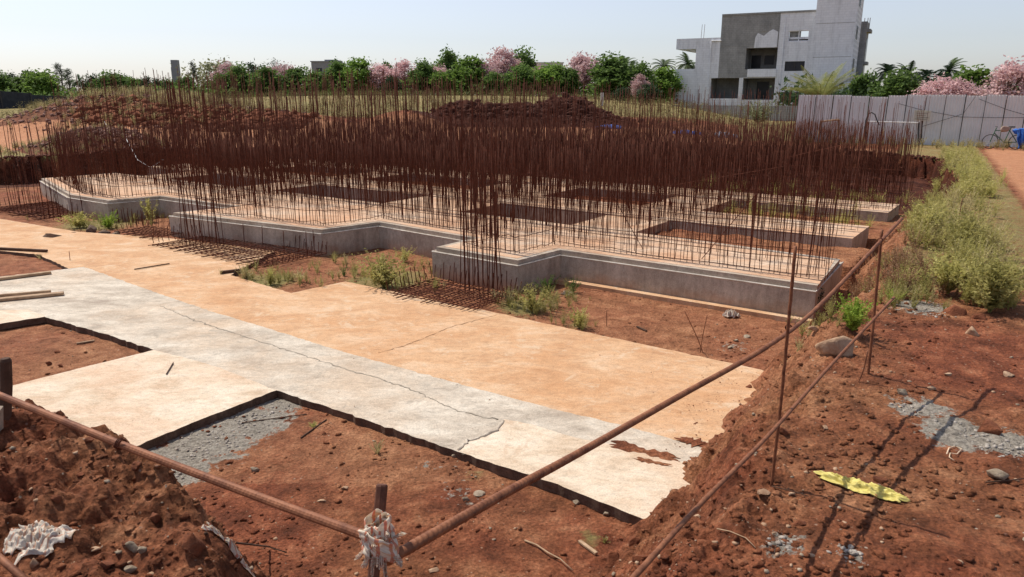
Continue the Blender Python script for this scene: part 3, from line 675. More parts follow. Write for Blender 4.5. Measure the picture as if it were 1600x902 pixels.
def cloth_patch(fn, nu, nv, mat, name, parent=None, thick=.0015):
    V_ = []; UVs = []
    for j in range(nv + 1):
        for i in range(nu + 1): V_.append(tuple(fn(i / nu, j / nv))); UVs.append((i / nu, j / nv))
    Fc = [(j * (nu + 1) + i, j * (nu + 1) + i + 1, (j + 1) * (nu + 1) + i + 1, (j + 1) * (nu + 1) + i) for j in range(nv) for i in range(nu)]
    me = bpy.data.meshes.new(name); me.from_pydata(V_, [], Fc); me.polygons.foreach_set('use_smooth', [True] * len(Fc)); ul = me.uv_layers.new(name='UVMap')
    for l in me.loops: ul.data[l.index].uv = UVs[l.vertex_index]
    me.materials.append(mat); me.update(); o = bpy.data.objects.new(name, me); C.objects.link(o)
    md = o.modifiers.new('thickness', 'SOLIDIFY'); md.thickness = thick
    if parent: o.parent = parent
    return o
kn = und(593, 846, 1.745)
rag = empty('rag', kn); tag(rag, 'white rag with red stripes knotted round the rusty post and bars', 'rag')
PL = PERM.tolist(); GL = [(math.cos(a), math.sin(a)) for a in GR.tolist()]
def P2(x, y):
    xi = math.floor(x); yi = math.floor(y); xf = x - xi; yf = y - yi; u = xf * xf * xf * (xf * (xf * 6 - 15) + 10); v = yf * yf * yf * (yf * (yf * 6 - 15) + 10)
    def g(ix, iy, fx, fy): a = GL[PL[(PL[ix & 511] + iy) & 511]]; return a[0] * fx + a[1] * fy
    a, b, c, d = g(xi, yi, xf, yf), g(xi + 1, yi, xf - 1, yf), g(xi, yi + 1, xf, yf - 1), g(xi + 1, yi + 1, xf - 1, yf - 1)
    return ((a * (1 - u) + b * u) * (1 - v) + (c * (1 - u) + d * u) * v) * 1.5
def wrap(seed, r0, r1, z0, z1, turns, wid, tilt):
    def f(u, v):
        a = seed + u * turns * 2 * math.pi; rr = r0 + (r1 - r0) * u + .009 * math.sin(v * 9 + seed + 2 * math.sin(a * 2)) + .011 * P2(a * 1.3 + seed, v * 4) 
        bul = math.sin(math.pi * v) * .010
        z = z0 + (z1 - z0) * u + (v - .5) * wid * (1 + .3 * math.sin(a * 1.7 + seed)) + tilt * math.cos(a)
        return ((rr + bul) * math.cos(a), (rr + bul) * math.sin(a), z + .008 * P2(a * 3, v * 3 + seed))
    return f
def band(seed, r0, z0, wid, tilt, turns=1.05):
    def f(u, v):
        a = seed + u * turns * 2 * math.pi
        pl = abs(((v * 2 + .8 * P2(a * .8 + seed, 1.3)) % 1) - .5) * 2
        rr = r0 + .005 * pl + .011 * P2(a * 1.1, v * 1.5 + seed) + .006 * math.sin(math.pi * v)
        z = z0 + (v - .5) * wid * (1 + .35 * math.sin(a * 1.3 + seed)) + tilt * math.cos(a - seed * .5) + .004 * P2(a * 2, v * 2)
        return (rr * math.cos(a), rr * math.sin(a), z)
    return f
for a in [(0.3, .019, .020, .06, .010), (1.7, .016, .034, .03, .006), (2.2, .026, -.010, .06, -.022), (4.0, .030, .004, .06, .026), (1.2, .034, -.006, .04, -.030)]:
    cloth_patch(band(*a), 64, 24, RAG, 'cloth_fold', rag, .0008)
def tail(a0, ln, wid, dx, dz, sd_, sp=.5):
    def f(u, v):
        w = (v - .5) * wid * (1 - sp * u); pl = abs(((v * 3.2 + .3 * sd_ + .25 * u) % 1) - .5) * 2
        r = .028 + dx * u + .010 * pl * (.5 + u) + .004 * P2(u * 3 + sd_, v * 3)
        ca, sa = math.cos(a0 + w * 6), math.sin(a0 + w * 6)
        return (ca * r, sa * r, (-.008 if dz < 0 else .008) + dz * u * ln * (1 - .25 * abs(v - .4)) + .003 * P2(u * 6, v * 5 + sd_))
    return f
for a in [(-1.15, .085, .06, .016, -1, 1, .7), (-1.8, .055, .045, .012, -1, 3, .6), (-.6, .05, .04, .03, -.7, 5, .5), (-2.1, .035, .05, .004, 1, 2, .8), (-.9, .038, .045, .006, 1, 7, .8), (1.6, .03, .05, .0, 1, 9, .7), (.0, .05, .04, .022, .3, 11, .3), (-2.7, .04, .04, .02, -.6, 13, .3), (-1.4, .05, .06, .02, -.5, 15, .2), (-2.3, .055, .06, .012, -.7, 17, .1), (-.3, .06, .05, .016, -.8, 19, .2), (-1.6, .03, .05, .018, .6, 21, .1)]:
    cloth_patch(tail(*a), 18, 20, RAG, 'cloth_end', rag, .0008)
# ground rags
def heap(c, sx, sy, h, seed, mat, name, label, cat, rz=0, fold=9, wob=.8):
    cx, cy = c.x, c.y; ca, sa = math.cos(rz), math.sin(rz); N = 24; S_ = max(sx, sy) * 1.8; gx, gy = np.meshgrid(np.linspace(cx - S_ / 2, cx + S_ / 2, N), np.linspace(cy - S_ / 2, cy + S_ / 2, N)); gh = H(gx, gy).tolist()
    def hz(x, y):
        i = min(N - 2, max(0, (x - cx + S_ / 2) / S_ * (N - 1))); j = min(N - 2, max(0, (y - cy + S_ / 2) / S_ * (N - 1))); a, b = int(i), int(j); p, q = i - a, j - b
        return (gh[b][a] * (1 - p) + gh[b][a + 1] * p) * (1 - q) + (gh[b + 1][a] * (1 - p) + gh[b + 1][a + 1] * p) * q
    def f(u, v):
        a = (u - .5) * sx * (1 + .5 * P2(v * 3 + seed, 1.5)); b = (v - .5) * sy * (1 + wob * P2(u * 4 + .5, seed + .4))
        x = cx + a * ca - b * sa; y = cy + a * sa + b * ca
        e = max(0, math.sin(math.pi * u)) ** .5 * max(0, math.sin(math.pi * v)) ** .5
        rg = (1 - min(1, abs(P2(u * fold * .45 + seed, v * fold * .5)) * 2.6)) ** 2; rg2 = (1 - min(1, abs(P2(u * fold * .9 + 7, v * fold * 1.1 + seed)) * 2.4)) ** 2; z = hz(x, y) + .008 + h * (.25 + .75 * e) * (.15 + .75 * rg + .4 * rg2)
        return (x, y, z)
    return tag(cloth_patch(f, 70, 44, mat, name, thick=.0015), label, cat)
gp = ground_at(55, 850); heap(gp, .36, .22, .045, 3, RAG2, 'rag', 'crumpled white and pink rag on the clay at lower left', 'rag', -.4)
gp = ground_at(360, 852); heap(gp, .22, .09, .03, 8, RAG, 'rag', 'small torn red and white rag scrap near the bottom edge', 'rag', .1)
gp = ground_at(1343, 768); heap(gp, .44, .12, .045, 5, YEL, 'plastic_sack', 'crumpled yellow plastic sack crossed by two bar shadows', 'sack', -.62, 7, .25)
gp = ground_at(1142, 496); heap(gp, .22, .16, .12, 6, RAG2, 'rag', 'pinkish white bundle lying at the foot of the foundation wall', 'rag')
gp = ground_at(886, 461); heap(gp, .16, .12, .07, 9, RAG2, 'rag', 'small white scrap beside weeds at the foundation inner corner', 'rag')

for px, py, l_, w_, a_, lb in [(1005, 705, .55, .16, -.5, 'smear of red mud on the pale end slab'), (1020, 722, .40, .10, -.45, 'narrow smear of red mud nearer the bank'), (1085, 690, .3, .14, -.6, 'mud patch where the orange slab meets the bank')]:
    x, y = un(px, py, ZS + .03)
    def mf(u, v, x=x, y=y, l_=l_, w_=w_, a_=a_):
        a = (u - .5) * l_ * (1 + .5 * P2(v * 4, px * .1)); b = (v - .5) * w_ * (1 + 1.1 * P2(u * 6 + px, 2.2)); e = min(1, 5 * min(u, 1 - u)) * min(1, 4 * min(v, 1 - v))
        return (x + a * math.cos(a_) - b * math.sin(a_), y + a * math.sin(a_) + b * math.cos(a_), ZS + .024 + e * (.010 + .006 * P2(u * 9, v * 5)))
    tag(cloth_patch(mf, 40, 14, SOIL, 'mud_patch', thick=.001), lb, 'mud patch')
# ------------------------------------------------------------------ stones and clods
ICO_V = []; ICO_F = []
def ico(sub):
    import bmesh
    bm = bmesh.new(); bmesh.ops.create_icosphere(bm, subdivisions=sub, radius=1); bm.verts.ensure_lookup_table()
    v = np.array([tuple(x.co) for x in bm.verts]); f = np.array([[q.index for q in fc.verts] for fc in bm.faces]); bm.free(); return v, f
I1 = ico(1); I2 = ico(2); I3 = ico(3)
def rock_mesh(seed, d, I=I3, ang=.35, lo=.34):
    v, f = I; r = np.random.RandomState(seed); v = v.copy()
    for _ in range(16):                          # planar cuts give facets
        n = r.normal(size=3); n /= np.linalg.norm(n); o = r.uniform(lo, lo + .4); dd = v @ n; v = v - np.outer(np.maximum(0, dd - o), n)
    v = v * (1 + ang * .3 * fbm(v[:, 0] * 2 + seed, v[:, 1] * 2 + v[:, 2], 3)[:, None])
    return v * np.array(d), f
def stone(px, py, wpx, hpx, mat, label, name='stone', seed=None, cat='stone', flat=.8, sink=.25, ang=.35):
    p = ground_at(px, py); zc = (p - cam.location).length; s = wpx / F_PX * zc / 2; hh = hpx / F_PX * zc / 2 * 1.1
    seed = seed or int(px * 3 + py)
    v, f = rock_mesh(seed, (s, s * flat, hh), I3, ang, .55 if wpx > 60 else .34); an = (seed * .77) % .8 - .4; c, s_ = math.cos(an), math.sin(an)
    v = v @ np.array([[c, s_, 0], [-s_, c, 0], [0, 0, 1]]); o = tri_mesh(name, v, f, mat, False); o.location = (p.x, p.y, p.z + hh * (.45 - sink))
    return tag(o, label, cat)
stone(1309, 546, 66, 38, STONEB, 'big tan boulder slab resting by the bright green bush', 'boulder', 12, 'boulder', .6)
for a in [(1517, 524, 28, 16, STONEB, 'angular tan stone on the far right soil below the weeds'), (1410, 618, 28, 20, STONE, 'rough grey stone between the two bar shadows'),
          (1453, 615, 14, 11, STONEB, 'small orange brown stone right of the rough grey one'), (1545, 677, 44, 30, CLOD, 'dark red clod sitting on the pale mortar heap'),
          (1557, 748, 38, 20, STONE, 'flat grey stone alone on the open soil at right'), (1373, 753, 28, 18, CLOD, 'reddish stone touching the top of the yellow sack'),
          (1190, 780, 26, 16, STONEB, 'tan stone at the top of the red bank'), (1358, 694, 16, 14, CLOD, 'square red clod on the left bar shadow'),
          (950, 806, 28, 13, STONE, 'grey stone under the edge of the pale end slab'), (902, 790, 22, 13, STONE, 'small dark grey stone left of its larger neighbour under the slab edge'),
          (985, 818, 16, 8, STONEB, 'pale chip of stone at the slab corner'), (712, 716, 22, 14, STONE, 'rounded grey stone where the slabs join'),
          (748, 776, 22, 12, STONE, 'grey green stone on the soil beyond the ribbed bar'), (728, 784, 15, 12, STONE, 'small dark stone beside the grey green one'),
          (675, 893, 22, 10, STONEB, 'flat tan stone at the bottom edge right of the post'), (540, 768, 18, 9, STONEB, 'pale slanting stone chip on the soil above the left bar'),
          (505, 786, 18, 9, STONEB, 'pale stone chip lower left of the slanting chip'), (208, 870, 24, 16, STONE, 'rounded grey stone in the pocket of the clay bank'),
          (226, 871, 22, 16, STONE, 'second rounded grey stone touching the first in the clay pocket'), (196, 856, 20, 18, CLOD, 'brown lump above the pair of grey stones'),
          (55, 888, 18, 16, STONEB, 'ochre stone at the lower left below the rag'), (205, 894, 22, 14, STONE, 'grey stone at the bottom edge below the pair'),
          (168, 894, 24, 16, CLOD, 'brown stone at the bottom edge of the clay bank'), (150, 868, 20, 10, STONEB, 'flat ochre stone in the clay pocket'),
          (88, 792, 24, 13, CLOD, 'smooth brown stone on the clay above the white rag'), (78, 572, 14, 11, CLOD, 'dark clod in the soil hole near the pad'),
          (95, 573, 10, 8, CLOD, 'smaller dark clod right of its twin in the soil hole'), (88, 552, 10, 8, CLOD, 'dark clod in the middle of the soil hole'),
          (398, 738, 18, 12, STONE, 'dark stone below the mortar spill'), (1150, 535, 14, 7, STONE, 'flat grey stone on the rubble patch below the wall'),
          (1165, 528, 14, 6, STONE, 'pale shard on the rubble patch below the wall'), (1140, 545, 12, 8, STONE, 'small rubble stone left on the patch below the wall'),
          (1250, 512, 18, 9, STONEB, 'tan stone in front of the foundation corner'), (1273, 524, 22, 12, STONEB, 'pale tan stone left of the boulder'),
          (1575, 590, 24, 11, STONEB, 'flat tan stone near the right edge'), (1480, 590, 12, 7, STONEB, 'small tan stone right of the shadow tips'),
          (267, 418, 8, 6, CLOD, 'tiny dark clod alone on the orange slab'), (1287, 670, 14, 8, STONEB, 'yellowish stone between post and left bar shadow'),
          (1300, 715, 20, 12, CLOD, 'dark clod right of the slender post foot'), (1223, 683, 22, 18, CLOD, 'dark clod behind the slender post'),
          (1250, 820, 24, 14, CLOD, 'red clod on the left bar shadow near the bottom')]:
    stone(*a)
# broken dark slabs by the left weeds
for k, (px, py, w, h, lb) in enumerate([(80, 374, 50, 17, 'tilted dark slab of broken rock left of the weeds'), (118, 369, 26, 12, 'dark rock shard beside the tilted slab'), (143, 364, 22, 17, 'upright dark rock in the middle of the broken heap'), (162, 366, 24, 13, 'dark rock at the right of the broken heap'), (183, 367, 20, 8, 'low flat rock ending the broken heap'), (52, 365, 22, 6, 'thin flat rock lying left of the heap')]):
    stone(px, py, w, h, m_simple('dark_rock', (.10, .07, .05), (.26, .18, .13), 4, .95, .02) if k == 0 else bpy.data.materials['dark_rock'], lb, 'rock', 31 + k, 'rock', .7, .3)
for px, py, w, h, lb in [(1085, 672, 24, 22, 'big clod at the foot of the bank beside the stained slab'), (1050, 712, 34, 22, 'reddish clod block on the bank face'), (1035, 752, 30, 20, 'dark clod pile on the lower bank face'), (1010, 795, 24, 20, 'clod hanging over the slab corner'),
                         (1115, 655, 20, 16, 'clod on the upper bank near the slab'), (990, 852, 28, 18, 'rounded clod below the bank corner'), (958, 878, 40, 26, 'large cracked clod at the bottom edge of the bank'), (1000, 880, 30, 18, 'flat clod beside the cracked one at the bottom edge'),
                         (1495, 495, 46, 26, 'red earth lump below the weed strip'), (1528, 498, 30, 20, 'smaller red earth lump right of the first'), (1170, 610, 20, 12, 'clod where the bank meets the far slab end'), (215, 745, 24, 18, 'clay lump at the crest above the mortar spill'), (140, 700, 22, 18, 'clay lump at the cream pad corner'), (125, 745, 18, 14, 'dark clay lump on the left bank'),
                         (245, 820, 30, 22, 'dark hollow clay lump on the left bank'), (300, 860, 46, 60, 'tall block of clay standing at the end of the bank')]:
    stone(px, py, w, h, CLOD, lb, 'soil_clod', None, 'clod', .8, .35, .9)
# loose crumbs everywhere near, one mass
def scatter(n, xr, mat, name, label, smin, smax, where, seed, pw=2.2, flat=.7, zoff=0):
    r = np.random.RandomState(seed); X = []; 
    rr = xr[0] * (xr[1] / xr[0]) ** r.uniform(0, 1, n); aa = r.uniform(R(-42), R(42), n); X = rr * np.sin(aa); Y = rr * np.cos(aa)
    k = where(X, Y, r); X, Y = X[k], Y[k]; n = len(X); Z = H(X, Y) + zoff
    if name == 'spilt_earth': Z = np.maximum(Z, ZS + .02)
    s = smin + (smax - smin) * r.uniform(0, 1, n) ** (pw * 2.2)
    iv, if_ = I1; iv = iv[:, :]; nv = len(iv)
    v = iv[None] * (1 + .28 * r.normal(size=(n, nv, 1)).clip(-1.6, 1.6)) * s[:, None, None] * np.stack([np.ones(n), r.uniform(.6, 1, n), r.uniform(.4, flat, n)], -1)[:, None]
    a = r.uniform(0, 6.28, n); c, s_ = np.cos(a)[:, None], np.sin(a)[:, None]
    x = v[:, :, 0] * c - v[:, :, 1] * s_ + X[:, None]; y = v[:, :, 0] * s_ + v[:, :, 1] * c + Y[:, None]; z = v[:, :, 2] + Z[:, None] + s[:, None] * .15
    V_ = np.stack([x, y, z], -1).reshape(-1, 3); T_ = (np.arange(n)[:, None, None] * nv + if_[None]).reshape(-1, 3)
    return tag(tri_mesh(name, V_, T_, mat), label, 'loose ' + name, kind='stuff')
slabs = [U(l) for l in ([(-120, 330), (0, 342), (262, 372), (430, 392), (360, 430), (455, 458), (540, 440), (780, 490), (1190, 578), (1155, 635), (1100, 690), (1040, 720), (995, 806), (715, 706), (432, 610), (185, 709), (-60, 640), (17, 603), (240, 547), (68, 495), (-100, 505)],)]
def offslab(X, Y): return sdist(X, Y, slabs[0]) < -.02
def w_soil(X, Y, r):
    n_ = fbm(X * 1.3, Y * 1.3, 3) + .25
    sl_ = sdist(X, Y, CREST); bank = (sl_ > -.9) & (sl_ < 1.1) & (Y < 11)
    return offslab(X, Y) & (Y < 26) & ((n_ > r.uniform(0, 1, len(X)) * .9) | (bank & (r.uniform(0, 1, len(X)) < .8)))
scatter(42000, (3.0, 16), SOIL, 'soil_crumbs', 'crumbs of red earth scattered over the soil and banks', .004, .034, w_soil, 21, 3.2)
scatter(2600, (3.0, 18), STONEB, 'pebbles', 'tan pebbles scattered over the red soil', .005, .022, w_soil, 22, 2)
scatter(1500, (3.0, 18), STONE, 'grey_gravel', 'grey gravel scattered over the red soil', .005, .022, w_soil, 23, 2)
gz = [(330, 690, 60, -1), (270, 735, 45, -1), (390, 655, 50, -1), (440, 632, 25, -1), (235, 718, 40, -1), (1440, 640, 40, 0), (1500, 680, 45, 0), (1570, 700, 45, 0), (1455, 490, 35, 0), (1225, 850, 30, 0), (1325, 870, 30, 0)]
def w_mort(X, Y, r):
    k = np.zeros(len(X), bool)
    for a in gz: k |= blob_mask(X, Y, *a) > .45 + r.uniform(0, .5, len(X))
    return k & offslab(X, Y)
scatter(110000, (3.2, 14), MORT, 'mortar_crumbs', 'grey crumbs of spilt mortar in patches on the soil', .004, .022, w_mort, 24, 1.2)
def w_spill(X, Y, r):
    a = sdist(X, Y, CREST); return (sdist(X, Y, slabs[0]) > .0) & (X > .2) & (a - .55 * np.maximum(0, fbm(X * 1.5, Y * 1.5, 3)) < 1.25 + .4 * r.uniform(0, 1, len(X)) ** 3) & (Y < 10)
scatter(30000, (4.5, 11), SOIL, 'spilt_earth', 'loose red earth spilt onto the slab end from the bank', .001, .010, w_spill, 27, 2.5, zoff=0)
def w_slab(X, Y, r): return (sdist(X, Y, slabs[0]) > .05) & (Y < 15)
scatter(500, (4, 16), STONEB, 'slab_grit', 'fine grit lying on the concrete slabs', .003, .012, w_slab, 25, 2, zoff=.09)

def scat_far(n, fx_, mat, name, label, smin, smax, seed):
    r = np.random.RandomState(seed); X, Y = fx_(r, n); n = len(X); Z = H(X, Y); s = smin + (smax - smin) * r.uniform(0, 1, n) ** 2.5
    iv, if_ = I1; v = iv[None] * (1 + .3 * r.normal(size=(n, len(iv), 1)).clip(-1.5, 1.5)) * s[:, None, None] * np.stack([np.ones(n), r.uniform(.6, 1, n), r.uniform(.4, .8, n)], -1)[:, None]
    v = v + np.stack([X, Y, Z + s * .2], -1)[:, None]; T_ = (np.arange(n)[:, None, None] * len(iv) + if_[None]).reshape(-1, 3)
    return tag(tri_mesh(name, v.reshape(-1, 3), T_, mat), label, 'rubble', kind='stuff')
RUB = m_simple('pinkish_rubble', (.11, .045, .032), (.33, .20, .16), 2.5, .95, .02)
scat_far(3600, lambda r, n: (r.normal(-22.5, 3.9, n), r.normal(46.5, 2.0, n)), RUB, 'rubble', 'pinkish broken rubble covering the far left mound', .03, .17, 41)
scat_far(2600, lambda r, n: (r.uniform(-25, -12, n), r.normal(43.9, .7, n)), CLOD, 'rubble', 'dark earth lumps along the foot of the left mounds', .05, .35, 42)
scat_far(1500, lambda r, n: (r.normal(1.2, 2.6, n), r.normal(47.6, .8, n)), m_simple('shaded_earth', (.035, .012, .008), (.085, .028, .017), 4, .95, .02), 'earth_lumps', 'dark lumps on the fresh earth heap behind the bars', .05, .3, 43)  # dark tone paints in the shaded side of the heap
scat_far(700, lambda r, n: (r.normal(-18.2, 1.5, n), r.normal(33.1, .8, n)), RUB, 'rubble', 'crumbly earth on the small heap at the pit edge', .03, .15, 44)
DKE = m_simple('shaded_rim_earth', (.06, .022, .014), (.15, .055, .032), 4, .95, .02)  # rim lumps darkened to paint in the shade of the pit wall
def along_crest(r, n):
    q = r.uniform(0, 1, n); ps = np.array(CREST[9:16]); i = r.randint(0, 6, n); return ps[i, 0] * (1 - q) + ps[i + 1, 0] * q + r.normal(0, .3, n), ps[i, 1] * (1 - q) + ps[i + 1, 1] * q + r.normal(0, .3, n)
scat_far(2600, along_crest, DKE, 'earth_lumps', 'earth lumps along the far rim of the pit', .02, .11, 45)
# ------------------------------------------------------------------ timber and bits
def lath(p0, p1, w, h, mat, name, label, cat, z=0.0):
    a = ground_at(*p0); b = ground_at(*p1)
    if z: a = Vector((*un(*p0, z), z)); b = Vector((*un(*p1, z), z))
    m_ = (a + b) / 2; L = (b - a).length; d = (b - a).normalized(); q = d.to_track_quat('X', 'Z').to_matrix()
    g = G(); g.box((0, 0, 0), (L, w, h)); v = g.v[0]; o = g.build(name, mat); o.location = m_ + Vector((0, 0, h / 2 + .004)); o.rotation_euler = q.to_euler()
    bv = o.modifiers.new('b', 'BEVEL'); bv.width = min(w, h) * .15; bv.segments = 1
    return tag(o, label, cat)
SZ = ZS + .022
lath((-60, 446), (80, 428), .11, .05, WOOD, 'timber_batten', 'brown timber batten lying at the back of the grey strip', 'timber', SZ)
lath((-60, 477), (100, 461), .12, .05, WOOD, 'timber_batten', 'timber batten on the grey strip nearest the soil hole', 'timber', SZ)
lath((-60, 470), (80, 458), .05, .05, WOOD, 'timber_batten', 'narrow timber batten behind the nearest one', 'timber', SZ)
lath((-30, 389), (74, 394), .06, .05, DARKW, 'timber_batten', 'dark batten on the slab left of the rock heap', 'timber', ZS + .005)
lath((120, 540), (148, 535), .03, .02, WOOD, 'wood_scrap', 'short wood offcut in the soil hole', 'wood scrap')
lath((260, 586), (271, 568), .012, .012, DARKW, 'stick', 'short dark stick on the cream pad', 'stick', ZS + .031)
lath((345, 428), (378, 424), .06, .05, DARKW, 'timber_batten', 'short dark batten beside the weeds on the orange slab', 'timber', ZS + .004)
lath((210, 422), (265, 413), .02, .02, DARKW, 'stick', 'thin dark stick on the orange slab', 'stick', ZS + .004)
lath((905, 850), (932, 872), .03, .02, WOOD, 'wood_scrap', 'pale splintered wood scrap below the end slab', 'wood scrap')
lath((470, 686), (510, 658), .012, .012, DARKW, 'stick', 'thin dark stick on the red soil right of the mortar', 'stick')
lath((378, 662), (480, 650), .01, .01, DARKW, 'stick', 'long thin rod beside the pad corner', 'stick')
lath((1010, 520), (995, 513), .03, .02, DARKW, 'stick', 'dark twig on the soil beside the wall', 'stick')
def twig(pts, r, mat, label, up=.012):
    g = G(); P_ = [ground_at(*p) + Vector((0, 0, up + abs(rnd.gauss(0, .01)))) for p in pts]; g.tube(P_, [r * (1 - .5 * k / len(P_)) for k in range(len(P_))], 5)
    return tag(g.build('twig', mat, smooth=True), label, 'twig')
twig([(820, 850), (838, 858), (856, 872), (875, 882), (895, 897)], .008, WOOD, 'bent bare twig on the soil right of the ribbed bar')
twig([(322, 845), (370, 855), (420, 864), (448, 868)], .009, DARKW, 'straight dark twig through the torn rag scrap')
twig([(1205, 765), (1240, 778), (1262, 783)], .004, DARKW, 'dark twig at the foot of the slender post')
twig([(1478, 717), (1482, 706), (1492, 702), (1502, 708), (1494, 716), (1484, 712), (1482, 722), (1490, 726)], .005, m_simple('cord', (.6, .42, .28), (.7, .55, .4), 9, .8, 0), 'loop of pale string on the open soil')
twig([(1540, 758), (1570, 757), (1600, 759)], .006, DARKW, 'dark twig beside the flat grey stone')
twig([(1120, 830), (1140, 838), (1165, 848), (1180, 862)], .004, WOOD, 'fine pale twig on the bank')
# plank and stub at far left
lf = ground_at(4, 700)
g = G(); g.box((0, 0, 0), (.10, .5, .22)); o = g.build('timber_block', m_simple('old_grey_wood', (.24, .19, .14), (.40, .33, .26), 10, .9, .006)); o.location = (lf.x - .08, lf.y - .08, lf.z + .02); o.rotation_euler = (.15, .2, .25); tag(o, 'weathered wood block cut by the left edge of the picture', 'timber')
bs = ground_at(8, 648); t2 = unY(8, 560, bs.y); g = G(); g.tube([bs - Vector((0, 0, .2)), bs, (bs + t2) / 2 + Vector((.01, 0, 0)), t2 - Vector((0, 0, .02)), t2], [.045, .046, .042, .04, .03], 9)
tag(g.build('timber_stub', DARKW), 'dark upright timber stub at the left edge', 'timber stub')

# ------------------------------------------------------------------ vegetation builders
def leaves(cent, n, sprd, size, r, asp=.55, droop=0):
    k = r.randint(0, len(cent), n); c = cent[k]; p = c[:, :3] + r.normal(size=(n, 3)) * sprd * c[:, 3:4]
    a = r.normal(size=(n, 3)); a[:, 2] -= droop; a /= np.linalg.norm(a, axis=1)[:, None]; b = np.cross(a, r.normal(size=(n, 3))); b /= np.linalg.norm(b, axis=1)[:, None]
    s = size * r.uniform(.5, 1.3, n)[:, None]
    v = np.stack([p - a * s, p + b * s * asp, p + a * s, p - b * s * asp], 1).reshape(-1, 3); return v
def leaf_obj(name, v, mat, parent=None): return tri_mesh(name, v, np.arange(len(v)).reshape(-1, 4), mat, parent=parent)
def crown_tree(kind, seed, mat, n=2600, h=6.0, w=4.4, leaf=.21, clumps=44, lo=.02, sparse=1.0, bare=0):
    """unit tree of height h, crown width w"""
    r = np.random.RandomState(seed); root = empty(kind); g = G(); c = []
    g.tube([(0, 0, -.3), (.05, 0, h * .2), (.1 * r.normal(), .1 * r.normal(), h * .5)], [h * .028, h * .022, h * .012], 6)
    for i in range(clumps):
        u = r.uniform(-1, 1); a = r.uniform(0, 6.28); q = r.uniform(.35, 1) ** .6; rr = math.sqrt(1 - u * u) * q
        z = h * (lo + (1 - lo) * (.5 + .42 * u * q)); wd = (1 - .25 * max(0, u))
        p = (rr * math.cos(a) * w / 2 * .82 * wd, rr * math.sin(a) * w / 2 * .82 * wd, z); c.append((*p, r.uniform(.6, 1.25)))
        if i % 2 == 0 or bare: g.tube([(0, 0, h * .25 + .1 * i / clumps), (p[0] * .5, p[1] * .5, (z + h * .3) / 2 + .2), p], [h * .012, h * .007, .015], 4)
    c = np.array(c); v = leaves(c, n, w * .088 * sparse, leaf, r)
    g.build('trunk', BARK, root); leaf_obj('crown', v, mat, root); root['h'] = h; return root
def casuarina(seed, mat):
    r = np.random.RandomState(seed); root = empty('casuarina_tree'); g = G(); h = 7.; g.tube([(0, 0, -.3), (.1, 0, h * .5), (.0, .1, h)], [.14, .08, .02], 6); c = []
    for i in range(34):
        q = .12 + .88 * i / 33; a = r.uniform(0, 6.28); L = (1.05 - q) * 1.5 + .25; e = (L * math.cos(a) * .8, L * math.sin(a) * .8, q * h + .45 * L)
        g.tube([(0, 0, q * h), e], [.03, .01], 4)
        for k in (.5, .8, 1): c.append((e[0] * k, e[1] * k, q * h + (e[2] - q * h) * k, .8))
    g.build('trunk', BARK, root); leaf_obj('crown', leaves(np.array(c), 1900, .2, .14, r, .25), mat, root); root['h'] = 7.4; return root
def palm(seed, mat, h=8, fr=15, L=2.6, upr=.3, bent=1.0, lw=.15):
    r = np.random.RandomState(seed); root = empty('palm_tree'); g = G(); lx = r.uniform(-.5, .5)
    g.tube([(0, 0, -.3), (lx * .4, 0, h * .5), (lx, 0, h * .86)], [.2, .15, .12], 7); g.build('trunk', BARK, root); V_ = []
    top = np.array((lx, 0, h * .86))
    for i in range(fr):
        a = i * 2.4 + r.uniform(-.3, .3); el = r.uniform(-.15, 1.35) * (1 - upr) + upr * 1.1; P_ = []; p = top.copy(); d = np.array([math.cos(a) * math.cos(el), math.sin(a) * math.cos(el), math.sin(el)])
        for k in range(9): P_.append(p.copy()); p = p + d * L / 8; d = d + np.array([0, 0, -.17 * bent]); d /= np.linalg.norm(d)
        side = np.array([-math.sin(a), math.cos(a), 0])
        for k in range(8):
            V_ += [P_[k] + side * .025, P_[k + 1] + side * .02, P_[k + 1] - side * .02, P_[k] - side * .025]
            for m_ in range(3):
                q = P_[k] + (P_[k + 1] - P_[k]) * m_ / 3; dd = P_[k + 1] - P_[k]; dd /= np.linalg.norm(dd); wl = .62 * math.sin(math.pi * min(1, (k + m_ / 3 + 1.2) / 9.5)) * L / 2.6
                for s in (-1, 1):
                    tip = q + (side * s * .8 + dd * .55 + np.array([0, 0, -.25])) * wl; V_ += [q, q + dd * lw, tip + dd * lw * .2, tip]
    leaf_obj('crown', np.array(V_), mat, root); root['h'] = h; return root
protos = {}
def proto(key, fn):
    protos[key] = [fn(s) for s in range(2 if key not in ('green', 'pink') else 3)]
proto('green', lambda s: crown_tree('leafy_tree', 40 + s, LF_GREEN, 4800))
proto('bright', lambda s: crown_tree('leafy_tree', 50 + s, LF_BRIGHT, 4800))
proto('dark', lambda s: crown_tree('leafy_tree', 60 + s, LF_DARK, 2200, sparse=1.15))
proto('grey', lambda s: crown_tree('leafy_tree', 66 + s, LF_GREY, 1500, leaf=.12, bare=1, sparse=1.3))
proto('pink', lambda s: crown_tree('blossom_tree', 70 + s, LF_PINK, 4200, w=5, leaf=.16, clumps=46, lo=.15, sparse=.9, bare=1))
proto('pale', lambda s: crown_tree('leafy_tree', 80 + s, LF_PALE, 2200, w=6, sparse=1.2))
proto('casu', lambda s: casuarina(90 + s, LF_GREY))
proto('palm', lambda s: palm(95 + s, LF_PALM, 7, 22, 2.9, -.25, 1.25))
used = set()
